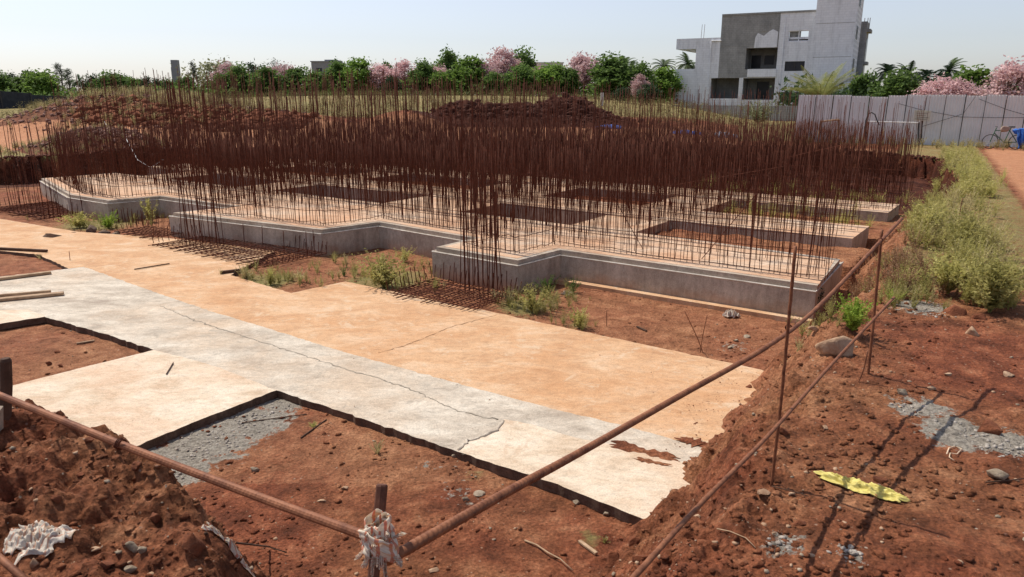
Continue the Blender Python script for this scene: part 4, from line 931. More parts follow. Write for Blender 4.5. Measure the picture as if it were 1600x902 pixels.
TR = [  # px, top py, width px, kind, distance, label
 (-8, 112, 34, 'green', 95, 'green tree at the left edge above the black net fence'), (14, 113, 26, 'dark', 100, 'dark tree above the black net fence'), (40, 110, 30, 'green', 98, 'rounded tree with domed top above the net fence end'),
 (62, 112, 34, 'bright', 88, 'bright yellow green tree right of the domed one'), (92, 98, 20, 'casu', 96, 'tall feathery tree, left of the feathery pair'), (104, 106, 18, 'casu', 94, 'shorter feathery tree, right of the feathery pair'),
 (124, 118, 22, 'palm', 92, 'lone palm between feathery pair and rubble mound'), (142, 115, 24, 'dark', 96, 'dark ragged tree right of the lone palm'), (168, 116, 34, 'green', 93, 'broad green tree above the rubble mound top'), (188, 119, 30, 'green', 97, 'green tree right of the broad one above the rubble mound'),
 (210, 121, 28, 'green', 95, 'low green tree above the right of the rubble mound'), (229, 118, 16, 'dark', 90, 'slim dark tree left of the concrete pillar'), (248, 121, 22, 'dark', 92, 'small dark tree nearest the concrete pillar on its left'), (262, 126, 20, 'green', 94, 'low tree touching the concrete pillar'),
 (288, 122, 22, 'green', 92, 'small green tree just right of the concrete pillar'), (299, 95, 14, 'casu', 95, 'slim feathery tree right of the concrete pillar'), (330, 92, 52, 'pale', 100, 'large pale crowned tree behind the tall bars'), (353, 100, 34, 'pink', 92, 'faint pink tree beside the pale crowned one'),
 (346, 114, 26, 'green', 86, 'dark green bushy tree below the pale crown'), (375, 104, 30, 'green', 86, 'green tree between faint pink and ragged grey trees'), (392, 96, 24, 'dark', 100, 'ragged dark top rising behind green trees'), (404, 98, 20, 'grey', 98, 'thin grey tree right of the ragged dark top'),
 (430, 89, 32, 'grey', 98, 'bare looking grey tree left of the far grey building'), (442, 103, 34, 'pink', 92, 'pink tree below the bare looking grey one'), (414, 108, 38, 'green', 84, 'wide green tree in front of the bare looking one'), (462, 104, 32, 'green', 86, 'green tree just left of the far grey building'),
 (492, 114, 40, 'green', 84, 'low green tree under the far grey building'), (526, 99, 30, 'green', 86, 'dark rounded tree right of the far grey building'), (556, 94, 36, 'bright', 85, 'bright rounded tree right of the dark rounded one'), (590, 102, 38, 'pink', 86, 'pink tree right of the bright rounded one'),
 (605, 96, 22, 'green', 98, 'green top poking up between two pink trees'), (630, 97, 40, 'pink', 87, 'broad pink tree left of centre'), (614, 118, 20, 'dark', 82, 'small dark tree in front of the broad pink one'), (660, 99, 34, 'green', 85, 'round green tree right of the broad pink one'),
 (682, 105, 24, 'pink', 92, 'narrow pink tree between two green ones'), (700, 83, 32, 'green', 96, 'tallest green tree of the middle row'), (692, 112, 28, 'bright', 83, 'low green tree below the tallest one'), (732, 91, 38, 'bright', 87, 'bright tree right of the tallest one'), (756, 97, 30, 'pink', 88, 'smaller pink tree left of the tall pink one'),
 (785, 79, 40, 'pink', 92, 'tall pink tree in the middle of the row'), (771, 112, 26, 'green', 83, 'low green tree at the foot of the tall pink one'), (816, 82, 34, 'green', 95, 'tall green tree right of the tall pink one'), (815, 104, 36, 'green', 83, 'front green tree below the tall pair'), (842, 104, 22, 'pink', 94, 'sliver of pink tree under the far white building'),
 (859, 101, 40, 'bright', 84, 'bushy bright tree in front of the far white building'), (890, 105, 28, 'green', 83, 'small green tree left of the big reddish pink tree'), (915, 87, 46, 'pink', 86, 'big reddish pink tree left of the broad dark green one'), (956, 91, 50, 'green', 80, 'broad dark green tree with the widest crown'), (975, 88, 26, 'palm', 92, 'palm just behind the widest green crown'),
 (986, 96, 24, 'palm', 94, 'second palm right of the widest green crown'), (1003, 102, 34, 'green', 80, 'green tree right of the two palms'), (1000, 119, 20, 'pink', 76, 'small reddish tree low beside the thicket'), (1040, 90, 30, 'palm', 96, 'palm left of the unfinished building'), (1074, 86, 32, 'palm', 98, 'palm seen under the building overhang'),
 (1040, 108, 32, 'bright', 82, 'bright green tree against the building left wall'), (1012, 130, 40, 'dark', 66, 'dark thicket tree low before the building'), (970, 136, 40, 'dark', 68, 'dark thicket tree below the broad crown'),
 (1355, 112, 34, 'green', 66, 'dark green tree at the right corner of the building'), (1392, 97, 40, 'palm', 74, 'leftmost palm behind the metal sheet fence'), (1407, 115, 48, 'green', 60, 'round dark tree between the first two palms behind the fence'), (1420, 100, 40, 'palm', 72, 'second palm behind the metal sheet fence'),
 (1452, 106, 34, 'palm', 74, 'third and lowest palm behind the metal sheet fence'), (1487, 94, 42, 'palm', 72, 'tallest palm behind the metal sheet fence'), (1522, 109, 50, 'bright', 62, 'green tree between the tallest palm and the large pink tree'), (1475, 124, 48, 'pink', 58, 'low pink tree above the sign board'),
 (1508, 128, 48, 'pink', 57, 'low pink tree right of the sign board'), (1448, 138, 36, 'pink', 56, 'lowest pink bush peeping over the fence'), (1582, 100, 62, 'pink', 60, 'large pink tree at the right edge above the fence'), (1640, 104, 60, 'green', 64, 'green tree cut off by the right edge')]
cnt = {}
for px, py, w, kind, Yd, lb in TR:
    i = cnt.get(kind, 0); cnt[kind] = i + 1; pr = protos[kind][i % len(protos[kind])]
    if id(pr) in used: o = copy_tree(pr)
    else: o = pr; used.add(id(pr))
    tp = unY(px, py, Yd); b = hz(tp.x, Yd); hh = (tp.z - b) * (1.1 if kind in ('green', 'bright', 'pink') else 1.0); wm = w / F_PX * Yd * .967
    cw = {'pink': 5.4, 'pale': 6.6, 'palm': 4.6, 'casu': 2.6}.get(kind, 4.9); th = {'palm': 7.6, 'casu': 7.5}.get(kind, 6.1)
    sx = wm / cw * 1.85; sz = hh / th; sx = min(max(sx, sz * .5), sz * 1.9)
    if kind in ('palm',): sx = sz * .95
    o.location = (tp.x, Yd, b); o.scale = (sx, sx, sz); o.rotation_euler = (0, 0, rnd.uniform(0, 6.28))
    tag(o, lb, 'palm tree' if kind == 'palm' else 'tree', 'palms behind the fence' if kind == 'palm' else 'trees at the far edge of the site')
    if 'h' in o: del o['h']
for k, l in protos.items():
    for p_ in l:
        if id(p_) not in used:
            for c_ in list(p_.children): bpy.data.objects.remove(c_)
            bpy.data.objects.remove(p_)
# young yellowing palm by the fence
yp = palm(120, LF_YPALM, 2.9, 24, 2.3, .5, .55, .06); tp = unY(1283, 150, 41.5); yp.location = (tp.x, 41.5, hz(tp.x, 41.5) - .4); yp.rotation_euler = (0, 0, 1.1)
tag(yp, 'young yellowing palm standing between the building and the fence end', 'palm tree'); del yp['h']
# far undergrowth as one mass
r_ = np.random.RandomState(3); n = 1500; A = r_.uniform(-.78, .30, n); Yd = r_.uniform(82, 112, n); Xs = A * Yd; cz = H(Xs, Yd)
cent = np.stack([Xs, Yd, cz + r_.uniform(.1, 1.0, n), np.ones(n)], 1)
tag(leaf_obj('undergrowth', leaves(cent, 30000, .45, .22, r_), LF_GREEN), 'dark undergrowth under the far row of trees', 'undergrowth', kind='stuff')
n = 500; A = r_.uniform(.36, .80, n); Yd = r_.uniform(62, 74, n); Xs = A * Yd
cent = np.stack([Xs, Yd, H(Xs, Yd) + r_.uniform(.1, 2.2, n), np.ones(n)], 1)
tag(leaf_obj('undergrowth', leaves(cent, 9000, .6, .26, r_), LF_DARK), 'dark undergrowth behind the metal sheet fence', 'undergrowth', kind='stuff')

# weeds: stems with small leaves
def weed_v(seed, h=.7, w=.5, stems=14, lf=12, size=.022, arch=.5):
    r = np.random.RandomState(seed); V_ = []
    for i in range(stems):
        a = r.uniform(0, 6.28); t_ = r.uniform(.05, 1); hh = h * r.uniform(.55, 1.05); ex, ey = math.cos(a) * t_ * w / 2, math.sin(a) * t_ * w / 2; pp = []
        for k in range(6):
            q = k / 5; pp.append(np.array([ex * q ** (1 + arch), ey * q ** (1 + arch), hh * q]))
        sd_ = np.array([-math.sin(a), math.cos(a), 0]) * .0035
        for k in range(5): V_ += [pp[k] - sd_, pp[k] + sd_, pp[k + 1] + sd_ * .7, pp[k + 1] - sd_ * .7]
        for k in range(lf):
            q = .18 + .82 * (k + r.uniform(0, 1)) / lf; j = min(4, int(q * 5)); p = pp[j] + (pp[j + 1] - pp[j]) * (q * 5 - j)
            d = r.normal(size=3); d[2] = abs(d[2]) * .5; d /= np.linalg.norm(d); L = size * 2.6 * r.uniform(.6, 1.5) * (1.25 - .5 * q); b = np.cross(d, r.normal(size=3)); b /= np.linalg.norm(b); b *= L * .22
            V_ += [p, p + d * L * .5 + b, p + d * L, p + d * L * .5 - b]
    return np.array(V_)
def mass(name, label, pts, mat, protov, seed):      # pts: x, y, scale
    r = np.random.RandomState(seed); O = []
    for i, (x, y, s) in enumerate(pts):
        v = protov[i % len(protov)] * s; a = r.uniform(0, 6.28); c, s_ = math.cos(a), math.sin(a)
        O.append(np.stack([v[:, 0] * c - v[:, 1] * s_ + x, v[:, 0] * s_ + v[:, 1] * c + y, v[:, 2]], 1))
    zz = H(np.array([p[0] for p in pts]), np.array([p[1] for p in pts])); 
    for o_, z in zip(O, zz): o_[:, 2] += z - .01
    return tag(leaf_obj(name, np.concatenate(O), mat), label, name.replace('_', ' '), kind='stuff')
WV = [weed_v(s, .62, .7, 15, 14, .017) for s in range(6)]; WF = [weed_v(20 + s, .62, .7, 13, 8, .028) for s in range(4)]
# strip along the right side: between photo lines
def strip_pts(n, seed, ylo, yhi, left, right, smin, smax, thin=0):
    r = np.random.RandomState(seed); out = []
    for _ in range(n):
        py = ylo + (yhi - ylo) * r.uniform(0, 1) ** .9; a = np.interp(py, *left); b = np.interp(py, *right); px = r.uniform(a, b)
        x, y = un(px, py, 0)
        if fbm(np.array([x * .9]), np.array([y * .9]), 2)[0] < -.04 + thin: continue
        out.append((x, y, r.uniform(smin, smax)))
    return out
LL = ([238, 260, 300, 350, 400, 450, 500], [1470, 1465, 1430, 1415, 1425, 1475, 1530]); RR = ([238, 260, 300, 350, 400, 450, 500], [1522, 1532, 1550, 1560, 1566, 1578, 1590])
near_ = strip_pts(330, 5, 300, 490, LL, RR, .45, .85); far_ = strip_pts(560, 6, 238, 320, LL, RR, .45, .85)
mass('weeds', 'feathery green weeds in a strip along the right of the pit', near_, LF_WEED, WV, 1)
mass('weeds', 'far end of the weed strip reaching the metal fence', far_, LF_WEED, WF, 2)
mass('straw_weeds', 'straw coloured weeds mixed through the right strip', strip_pts(330, 7, 238, 460, LL, RR, .5, .9, .1), LF_WEEDY, WV, 3)
L2 = ([370, 400, 430, 470], [1330, 1335, 1345, 1370]); R2 = ([370, 400, 430, 470], [1410, 1420, 1470, 1520])
mass('brown_weeds', 'dry brown weeds at the pit edge behind the stout post', strip_pts(90, 8, 375, 465, L2, R2, .4, .75), LF_BROWN, WV, 4)
mass('weeds', 'sparse green weeds around the stout post', strip_pts(40, 9, 410, 480, L2, R2, .35, .6), LF_WEED, WV, 5)
# fence foot, pit grass, far field
pts = [(x, 36.2 - (x - 20) * .5 + rnd.uniform(-2.5, -.3), rnd.uniform(.4, .9)) for x in np.linspace(14, 26, 150)]
mass('weeds', 'low weeds along the foot of the metal fence', pts, LF_WEEDY, WF, 6)
pts = [(*uv(rnd.uniform(.5, 4.2), rnd.gauss(7.6, .7)), rnd.uniform(.3, .8)) for _ in range(48)] + [(*uv(rnd.uniform(-4, 7), rnd.gauss(12.4, 1.2)), rnd.uniform(.3, .8)) for _ in range(90)]
mass('weeds', 'green weeds growing between the foundation strips at right', pts, LF_WEED, WV, 7)
pts = []
for _ in range(5200):
    a = rnd.uniform(-.72, .34); y = 46 + 36 * rnd.random() ** 1.3; x = a * y
    if abs(x - .5) < 6.5 and y < 50.5: continue
    if float(perlin(np.array([x * .14]), np.array([y * .14]))[0]) < -.25: continue
    pts.append((x, y, rnd.uniform(.35, .9)))
TG = [weed_v(60 + s, .8, .8, 9, 2, .05, .8) for s in range(4)]
mass('dry_grass', 'dry yellow grass covering the far field and mounds', pts, m_leaf('dry_grass', (.15, .135, .05), (.24, .205, .085), (.33, .28, .14), .3, .6), TG, 8)
pts = [(rnd.uniform(-26, -15), rnd.uniform(30.2, 33.5), rnd.uniform(.3, .6)) for _ in range(260)] + [(rnd.uniform(-3, 14), rnd.uniform(38.5, 44) , rnd.uniform(.2, .4)) for _ in range(0)]
pts = [p for p in pts if not inside(p[0], p[1], -.1)] + [(rnd.gauss(-21, 3.5), rnd.gauss(45.5, 1.6), rnd.uniform(.5, 1.0)) for _ in range(420)]
mass('weeds', 'low weeds along the pit edge at far left', pts, LF_WEEDY, WF, 9)
r_ = np.random.RandomState(77); pts = []
for px, py, sx_, sy_, n_ in [(420, 440, 38, 7, 34), (500, 432, 30, 10, 22), (600, 440, 42, 10, 46), (650, 425, 20, 10, 14), (830, 480, 34, 9, 34), (880, 468, 22, 8, 14), (150, 350, 45, 6, 44), (240, 345, 30, 5, 20), (1290, 505, 26, 10, 16), (905, 510, 18, 6, 10), (1410, 470, 30, 12, 16)]:
    for _ in range(n_):
        q = ground_at(px + r_.normal() * sx_, py + r_.normal() * sy_)
        if sdist(np.array([q.x]), np.array([q.y]), slabs[0])[0] > -.05 or sdist(np.array([q.x]), np.array([q.y]), body)[0] > -.05: continue
        pts.append((q.x, q.y, r_.uniform(.15, .5)))
mass('weeds', 'patchy low weeds between the slabs and the foundation blocks', pts, LF_WEED, WV, 12)
mass('straw_weeds', 'dry straw weeds among the green ones before the foundation', [(x + r_.normal() * .25, y + r_.normal() * .15, s_ * .8) for x, y, s_ in pts[::2]], LF_WEEDY, WV, 13)
# single bushes
def bush(px, py, hpx, wpx, mat, label, n=2, seed=0, dens=26, name='bush', size=.021, lf=26):
    p = ground_at(px, py); zc = (p - cam.location).length; h = hpx / F_PX * zc; w = wpx / F_PX * zc
    v = weed_v(200 + seed, h, w, dens, lf, size * max(h, w * .6) * 1.6, .25); o = leaf_obj(name, v, mat); o.location = (p.x, p.y, p.z - .02); return tag(o, label, 'bush')
bush(1330, 528, 48, 64, LF_LIME, 'bright lime green bush behind the boulder', seed=1, dens=60, size=.024, lf=34)
bush(1545, 492, 78, 104, LF_WEED, 'large feathery bush at the near end of the weed strip', seed=2, dens=90, lf=26)
bush(1480, 462, 60, 90, LF_WEED, 'broad feathery bush left of the large one', seed=3, dens=70, lf=24)
bush(1500, 400, 62, 90, LF_WEED, 'feathery bush farther up the weed strip', seed=4, dens=60, lf=22)
bush(1445, 380, 58, 70, LF_WEED, 'feathery bush at the inner side of the weed strip', seed=14, dens=60, lf=22)
bush(1418, 455, 34, 44, LF_WEED, 'small bush right of the stout post', seed=5, dens=34)
bush(1268, 500, 52, 56, LF_GREY, 'thin greyish weed at the right foundation corner', seed=6, dens=20)
bush(1392, 478, 22, 40, LF_LIME, 'tiny green weed under the end of the lower bar', seed=15, dens=16)
bush(600, 450, 56, 110, LF_WEED, 'wide feathery bush before the second foundation recess', seed=7, dens=64, lf=20)
bush(632, 412, 26, 50, LF_WEED, 'smaller bush against the recessed wall', seed=16, dens=26)
bush(832, 490, 44, 84, LF_WEED, 'leafy bush at the corner of the orange slab', seed=8, dens=44, lf=20)
bush(795, 478, 30, 36, LF_WEEDY, 'straw coloured bush just left of the leafy corner bush', seed=17, dens=26)
bush(855, 462, 34, 56, LF_GREEN, 'darker leafy weed against the wall behind the corner bush', seed=9, dens=26)
bush(895, 458, 28, 34, LF_GREEN, 'dark leafy sprig at the inner corner of the right wall', seed=18, dens=18)
bush(905, 514, 36, 40, LF_WEED, 'small spiky bush beside the orange slab edge', seed=10, dens=34)
bush(423, 447, 28, 28, LF_WEED, 'small green bush on the slab edge left of centre', seed=11, dens=26)
bush(470, 442, 22, 30, LF_WEEDY, 'tiny dry bush right of the small green one', seed=12, dens=20)
bush(385, 440, 26, 40, LF_WEEDY, 'pale weed tuft at the slab notch', seed=19, dens=26)
bush(538, 432, 18, 18, LF_GREEN, 'small dark sprig left of the wide feathery bush', seed=20, dens=14)
bush(170, 358, 24, 46, LF_LIME, 'bright weed tuft above the broken rocks', seed=13, dens=36)
bush(125, 357, 22, 60, LF_WEED, 'low weed tuft at the left below the raft', seed=21, dens=36)
bush(235, 347, 34, 30, LF_WEED, 'weed against the far left recessed wall', seed=22, dens=22)
bush(170, 172, 20, 34, LF_LIME, 'green shrub growing on the rubble mound', seed=23, dens=40)
bush(64, 406, 8, 22, LF_WEEDY, 'scrubby tuft on the soil left of the grey strip', seed=24, dens=14)
bush(590, 710, 22, 34, LF_WEEDY, 'dry weed tuft on the red soil near the slab edge', seed=25, dens=18, size=.018)
bush(490, 668, 10, 30, LF_WEED, 'flat green weed beside the thin stick', seed=26, dens=12)
bush(945, 850, 10, 26, LF_WEED, 'small green weed below the slab corner', seed=27, dens=14)
bush(1185, 195, 34, 66, LF_PALE, 'pale shrub in front of the unfinished building', seed=28, dens=60)

# ------------------------------------------------------------------ unfinished building
BC = Vector((32.7, 74.0, 0)); be = Vector((.88, -.475, 0)); bd = Vector((.475, .88, 0)); bn_ = Vector((-.475, -.88, 0))
bz = hz(BC.x - 8, BC.y + 4)
bld = empty('unfinished_building', BC, math.atan2(be.y, be.x)); tag(bld, 'unfinished white and grey three storey building with open balconies', 'building')
def fac(px, py, off=0):                         # photo point on the facade plane -> local x (negative to the left), z
    o = cam.location; d = und(px, py, 1) - o; P0 = BC + bn_ * off; t = (P0 - o).dot(bn_) / d.dot(bn_); q = o + d * t; return ((q - BC).dot(be), q.z)
def wall_open(g, x0, x1, z0, z1, ops, y=0, th=.25):
    xs = sorted({x0, x1, *[min(max(o[0], x0), x1) for o in ops], *[min(max(o[1], x0), x1) for o in ops]}); zs = sorted({z0, z1, *[o[2] for o in ops], *[o[3] for o in ops]})
    zs = [z for z in zs if z0 <= z <= z1]
    for i in range(len(xs) - 1):
        for j in range(len(zs) - 1):
            cx, cz = (xs[i] + xs[i + 1]) / 2, (zs[j] + zs[j + 1]) / 2
            if any(o[0] < cx < o[1] and o[2] < cz < o[3] for o in ops): continue
            g.b2(xs[i], xs[i + 1], y, y + th, zs[j], zs[j + 1])
def rect(x0, y0, x1, y1):
    a = fac(x0, y0); b = fac(x1, y1); c = fac(x0, y1); d = fac(x1, y0); return (min((a[0] + c[0]) / 2, (b[0] + d[0]) / 2), max((a[0] + c[0]) / 2, (b[0] + d[0]) / 2), min(b[1], c[1]), (a[1] + d[1]) / 2)
xg0 = fac(1124, 90)[0]; xg1 = fac(1216, 70)[0]; xt = fac(1270, 80)[0]; zr = fac(1200, 21)[1]; zl = fac(1090, 60)[1]; xl = fac(1053, 140)[0]; xl2 = fac(1087, 92)[0]
B0 = bz - .5
balc = rect(1165, 75, 1216, 108); lowL = rect(1110, 122, 1154, 154); lowR = rect(1160, 122, 1211, 156)
win = [rect(1232, 48, 1264, 64), rect(1226, 96, 1257, 111), rect(1220, 144, 1250, 159)]
zmid = lowL[3] + .02
g = G(); wall_open(g, xg0, xg1, zmid, zr, [balc]); g.build('grey_wall', PLASTG, bld)
g = G(); wall_open(g, xl2, xg1, B0, zmid - .003, [lowL, lowR]); wall_open(g, xl2, xg0, zmid, zl, []); g.build('ground_floor_wall', PLAST, bld)
g = G(); wall_open(g, xg1, xt, B0, zr, win); g.build('window_wall', PLAST, bld)
zlow = fac(1070, 108)[1]; g = G(); g.b2(xl, xl2 - .003, 0, .25, B0, zlow); g.b2(xl, xl + .25, .25, 9, B0, zlow); g.build('low_wall', PLAST, bld)
zo0 = fac(1075, 77)[1]; xo = fac(1057, 70)[0]; g = G(); g.b2(xo, xl2 - .003, -.02, .25, zo0, zl); g.b2(xo, xl2 - .003, .25, 8, zo0, zo0 + .25); g.b2(xo, xo + .2, .25, 8, zo0 + .25, zl); g.build('roof_overhang', PLAST, bld)
g = G(); g.b2(xg0 + .01, xg1, -.08, -.003, zr - .05, zr + .12); g.b2(xg1, xt, -.08, -.003, zr - .05, zr + .12); g.build('parapet_coping', PLASTG, bld)
tz = 18.5; g = G(); g.b2(xt, 0, -.35, 6.0, B0, tz); g.build('stair_tower', PLAST, bld)
# patch of fresh plaster and blocked opening
p = rect(1179, 48, 1215, 74); g = G(); g.prism([(p[0], p[2]), (p[1], p[2]), (p[1], p[3] - .15), (p[1] - .5, p[3] + .1), (p[1] - .9, p[3] - .1), (p[0] + .9, p[3] - .5), (p[0] + .3, p[3] - .2), (p[0] + .08, p[3] - .6)], 0, .03)
v = g.v[0]; g.v[0] = np.stack([v[:, 0], -v[:, 2], v[:, 1]], 1); g.build('plaster_patch', PLAST, bld)
p = rect(1188, 35, 1203, 49); g = G(); g.b2(p[0], p[1], -.045, -.03, p[2], p[3]); g.build('plaster_panel', PLASTG, bld)
p = rect(1168, 108, 1213, 120); g = G(); g.b2(p[0], p[1], -.12, -.004, p[2], p[3]); g.build('balcony_front', PLAST, bld)
# interior behind openings: floors, back walls, columns
g = G()
for r0 in (balc, lowL, lowR):
    g.b2(r0[0] - .3, r0[1] + .3, 3.2, 3.35, r0[2] - .1, r0[3] + .3); g.b2(r0[0] - .3, r0[1] + .3, .25, 3.2, r0[3] + .02, r0[3] + .25); g.b2(r0[0] - .3, r0[1] + .3, .25, 3.2, r0[2] - .25, r0[2] - .02)
    g.b2(r0[0] - .4, r0[0] - .1, .25, 3.2, r0[2], r0[3])
g.build('balcony_interior', PLASTG, bld)
for r0, px0, px1, py0, py1 in ((balc, 1175, 1188, 87, 107), (balc, 1195, 1209, 87, 101), (lowR, 1183, 1200, 128, 154)):
    a = fac(px0, py0, -3.2); b = fac(px1, py1, -3.2); w_ = G().b2(min(a[0], b[0]), max(a[0], b[0]), 3.17, 3.195, b[1], a[1]).build('inner_opening', GLASS, bld)
for i, w_ in enumerate(win):
    fr = G(); x0, x1, z0, z1 = w_
    for q in ((x0, x0 + .06, z0, z1), (x1 - .06, x1, z0, z1), (x0 + .06, x1 - .06, z0, z0 + .06), (x0 + .06, x1 - .06, z1 - .06, z1), ((x0 + x1) / 2 - .04, (x0 + x1) / 2 + .04, z0 + .06, z1 - .06)): fr.b2(q[0], q[1], .08, .16, q[2], q[3])
    f = fr.build('window', DARKM if i else PLAST, bld)
    if i: G().b2(x0 + .06, x1 - .06, .11, .125, z0 + .06, z1 - .06).build('pane', GLASS, f)
    else: G().b2(x0 + .06, x0 + .9, .3, .4, z0, z1).b2(x1 - 1.3, x1 - .8, .3, .4, z0, z1).build('mullion', PLASTG, f)
g = G(); g.b2(xg0, xt, 9.5, 9.7, B0, win[0][2] - .1); g.b2(xl2, xg0 - .003, 9.5, 9.7, B0, zl); g.b2(xg0, xg0 + .2, .25, 9.5, zl, zr); g.b2(xg0, xg1 + 1.0, .25, 9.5, zr - .35, zr - .12); g.b2(xl2, xt, .25, 9.5, zl - .4, zl - .2); g.b2(xl2, xl2 + .2, .25, 9.5, zlow, zl - .42); g.build('rear_and_roof', PLAST, bld)
g = G()
for px0, py0, px1, py1 in ((1228, 26, 1218, 170), (1224, 66, 1216, 170)):
    a = fac(px0, py0); b = fac(px1, py1); g.tube([(a[0], -.09, a[1]), (a[0], -.09, B0)], .055, 6)
a = fac(1112, 64); g.tube([(a[0], -.09, a[1]), (a[0], -.09, B0)], .06, 6); g.tube([(a[0], -.09, a[1]), (a[0] + 1.0, -.09, a[1] - .02)], .06, 6); g.build('drain_pipe', PLAST, bld)
for z in (zmid, balc[2] - .35, balc[3] + .25):
    if balc[2] < z < balc[3]: continue
    G().b2(xg0, xg1, -.014, -.003, z, z + .05).build('floor_line', PLASTG, bld)
for z in (2.8, 5.9, 9.0, 12.2): G().b2(xt + .1, -.1, -.362, -.353, z, z + .04).build('floor_line', PLASTG, bld)
# side face: louvred openings and projecting bays
g = G()
for z in (4.6, 7.6, 10.6):
    for k in range(5): g.b2(.0 + .002, .03, .9 + k * .35, 1.1 + k * .35, z, z + 1.2)
g.build('side_slot', GLASS, bld)
g = G(); g.b2(-2.2, .55, 6.2, 9.6, B0, 9.6); g.b2(-.1, .9, 6.6, 9.2, 5.4, 5.7); g.b2(-.1, .9, 6.6, 9.2, 8.6, 8.9); g.build('side_bay', PLASTG, bld)
g = G(); g.b2(.56, .60, 6.9, 8.9, 2.5, 8.0); g.build('side_window', GLASS, bld)
g = G()
for x in (fac(1094, 50)[0], fac(1098, 50)[0]): g.tube([(x, .5, zl - .2), (x + .05, .5, zl + 1.4)], .02, 4)
for x in (.2, .5, .7): g.tube([(x, 7, 8.8), (x, 7, 10)], .03, 4)
g.build('starter_bar', RUST, bld)

# ------------------------------------------------------------------ metal sheet fence
fn = empty('metal_fence', (0, 0, 0)); tag(fn, 'grey corrugated metal sheet fence standing at the right of the site', 'fence')
F0 = Vector((14.75, 39.2, 0)); fe = (Vector((23.8, 35.3, 0)) - F0).normalized(); fperp = Vector((fe.y, -fe.x, 0)); pw = .83
if True:
    nc = 6; xs = []; 
    V_ = []; nx = nc * 6; prof = []
    for k in range(nx + 1):
        q = (k % 6) / 6; prof.append((k / nx * (pw - .02), -.022 if q < .34 else (.0 if q > .5 else -.010)))
    for z in (0, 1.2, 2.38): V_ += [(x, y, z) for x, y in prof]
    Fc = [(j * (nx + 1) + i, j * (nx + 1) + i + 1, (j + 1) * (nx + 1) + i + 1, (j + 1) * (nx + 1) + i) for j in range(2) for i in range(nx)]
    me = bpy.data.meshes.new('sheet'); me.from_pydata(V_, [], Fc); me.materials.append(ZINC); me.update()
    mp_ = G(); mp_.tube([(0, .05, -.3), (0, .05, 2.42)], .028, 6); pm = mp_.build('fence_post', DARKM, fn); pm_me = pm.data; bpy.data.objects.remove(pm)
    ms_ = G(); ms_.b2(-.011, .011, -.03, .004, .02, 2.36); ms_o = ms_.build('seam_strip', DARKM, fn); ms_me = ms_o.data; bpy.data.objects.remove(ms_o)
    for i in range(20):
        p = F0 + fe * pw * i; z = -.02 + (.06 if i in (0, 1, 2) else 0) + rnd.uniform(-.03, .03) + (-.05 if i < 5 else .03)
        o = bpy.data.objects.new('fence_sheet', me); C.objects.link(o); o.parent = fn; o.location = (p.x, p.y, z); o.rotation_euler = (0, rnd.gauss(0, .004) + .012, math.atan2(fe.y, fe.x) + rnd.gauss(0, .02))
        for m__, nm in ((ms_me, 'seam_gap'), (pm_me, 'fence_post')):
            if nm == 'fence_post' and i % 3: continue
            o = bpy.data.objects.new(nm, m__); C.objects.link(o); o.parent = fn; o.location = (p.x, p.y, 0 if nm == 'fence_post' else z); o.rotation_euler = (0, .014, math.atan2(fe.y, fe.x))
g = G(); g.tube([F0 + Vector((0, .08, .5)), F0 + fe * 16.6 + Vector((0, .08, .5))], .02, 5); g.tube([F0 + Vector((0, .08, 1.9)), F0 + fe * 16.6 + Vector((0, .08, 1.9))], .02, 5); g.build('fence_rail', DARKM, fn)
def fp(px, py, off=.4):                          # point a little in front of the fence
    o = cam.location; d = und(px, py, 1) - o; P0 = F0 - Vector((-fe.y, fe.x, 0)) * off; n_ = Vector((-fe.y, fe.x, 0)); t = (P0 - o).dot(n_) / d.dot(n_); return o + d * t
g = G()
for pts in ([(1404, 162), (1440, 172), (1500, 183), (1560, 184), (1610, 184)], [(1530, 155), (1575, 172), (1610, 182)], [(1440, 198), (1480, 186), (1505, 178), (1525, 150)]):
    g.tube([fp(*p, .12) for p in pts], .010, 4)
tag(g.build('cable', DARKM), 'thin dark cables slung along the metal fence', 'cable')
g = G(); p = fp(1443, 182, .5); a, b, c, d = fp(1429, 172, .5), fp(1456, 173, .5), fp(1452, 190, .5), fp(1427, 188, .5)
sg = empty('notice_board', (0, 0, 0)); tag(sg, 'weathered cream notice board tilted in front of the fence', 'sign')
off = Vector((fe.y, -fe.x, 0)) * .03; V_ = [a, b, c, d] + [q - off for q in (a, b, c, d)]
G().add([tuple(q) for q in V_], [(3, 2, 1, 0), (4, 5, 6, 7), (0, 1, 5, 4), (1, 2, 6, 5), (2, 3, 7, 6), (3, 0, 4, 7)]).build('panel', BOARD, sg)
g = G()
for k in range(5):
    q0 = (k + .6) / 5.4; l = a.lerp(d, q0); r0 = b.lerp(c, q0); l2, r2 = l.lerp(r0, .08 + .05 * (k % 2)), l.lerp(r0, .9 - .1 * (k % 3)); o_ = Vector((fe.y, -fe.x, 0)) * .012
    g.tube([l2 + o_, r2 + o_], .012, 4)
g.build('faded_lines', m_simple('faded_ink', (.22, .24, .18), (.34, .34, .28), 5, .9, 0), sg)
bpst = fp(1440, 225, .5); G().tube([bpst - Vector((0, 0, .2)), fp(1441, 182, .46)], .03, 6).build('post', DARKM, sg)
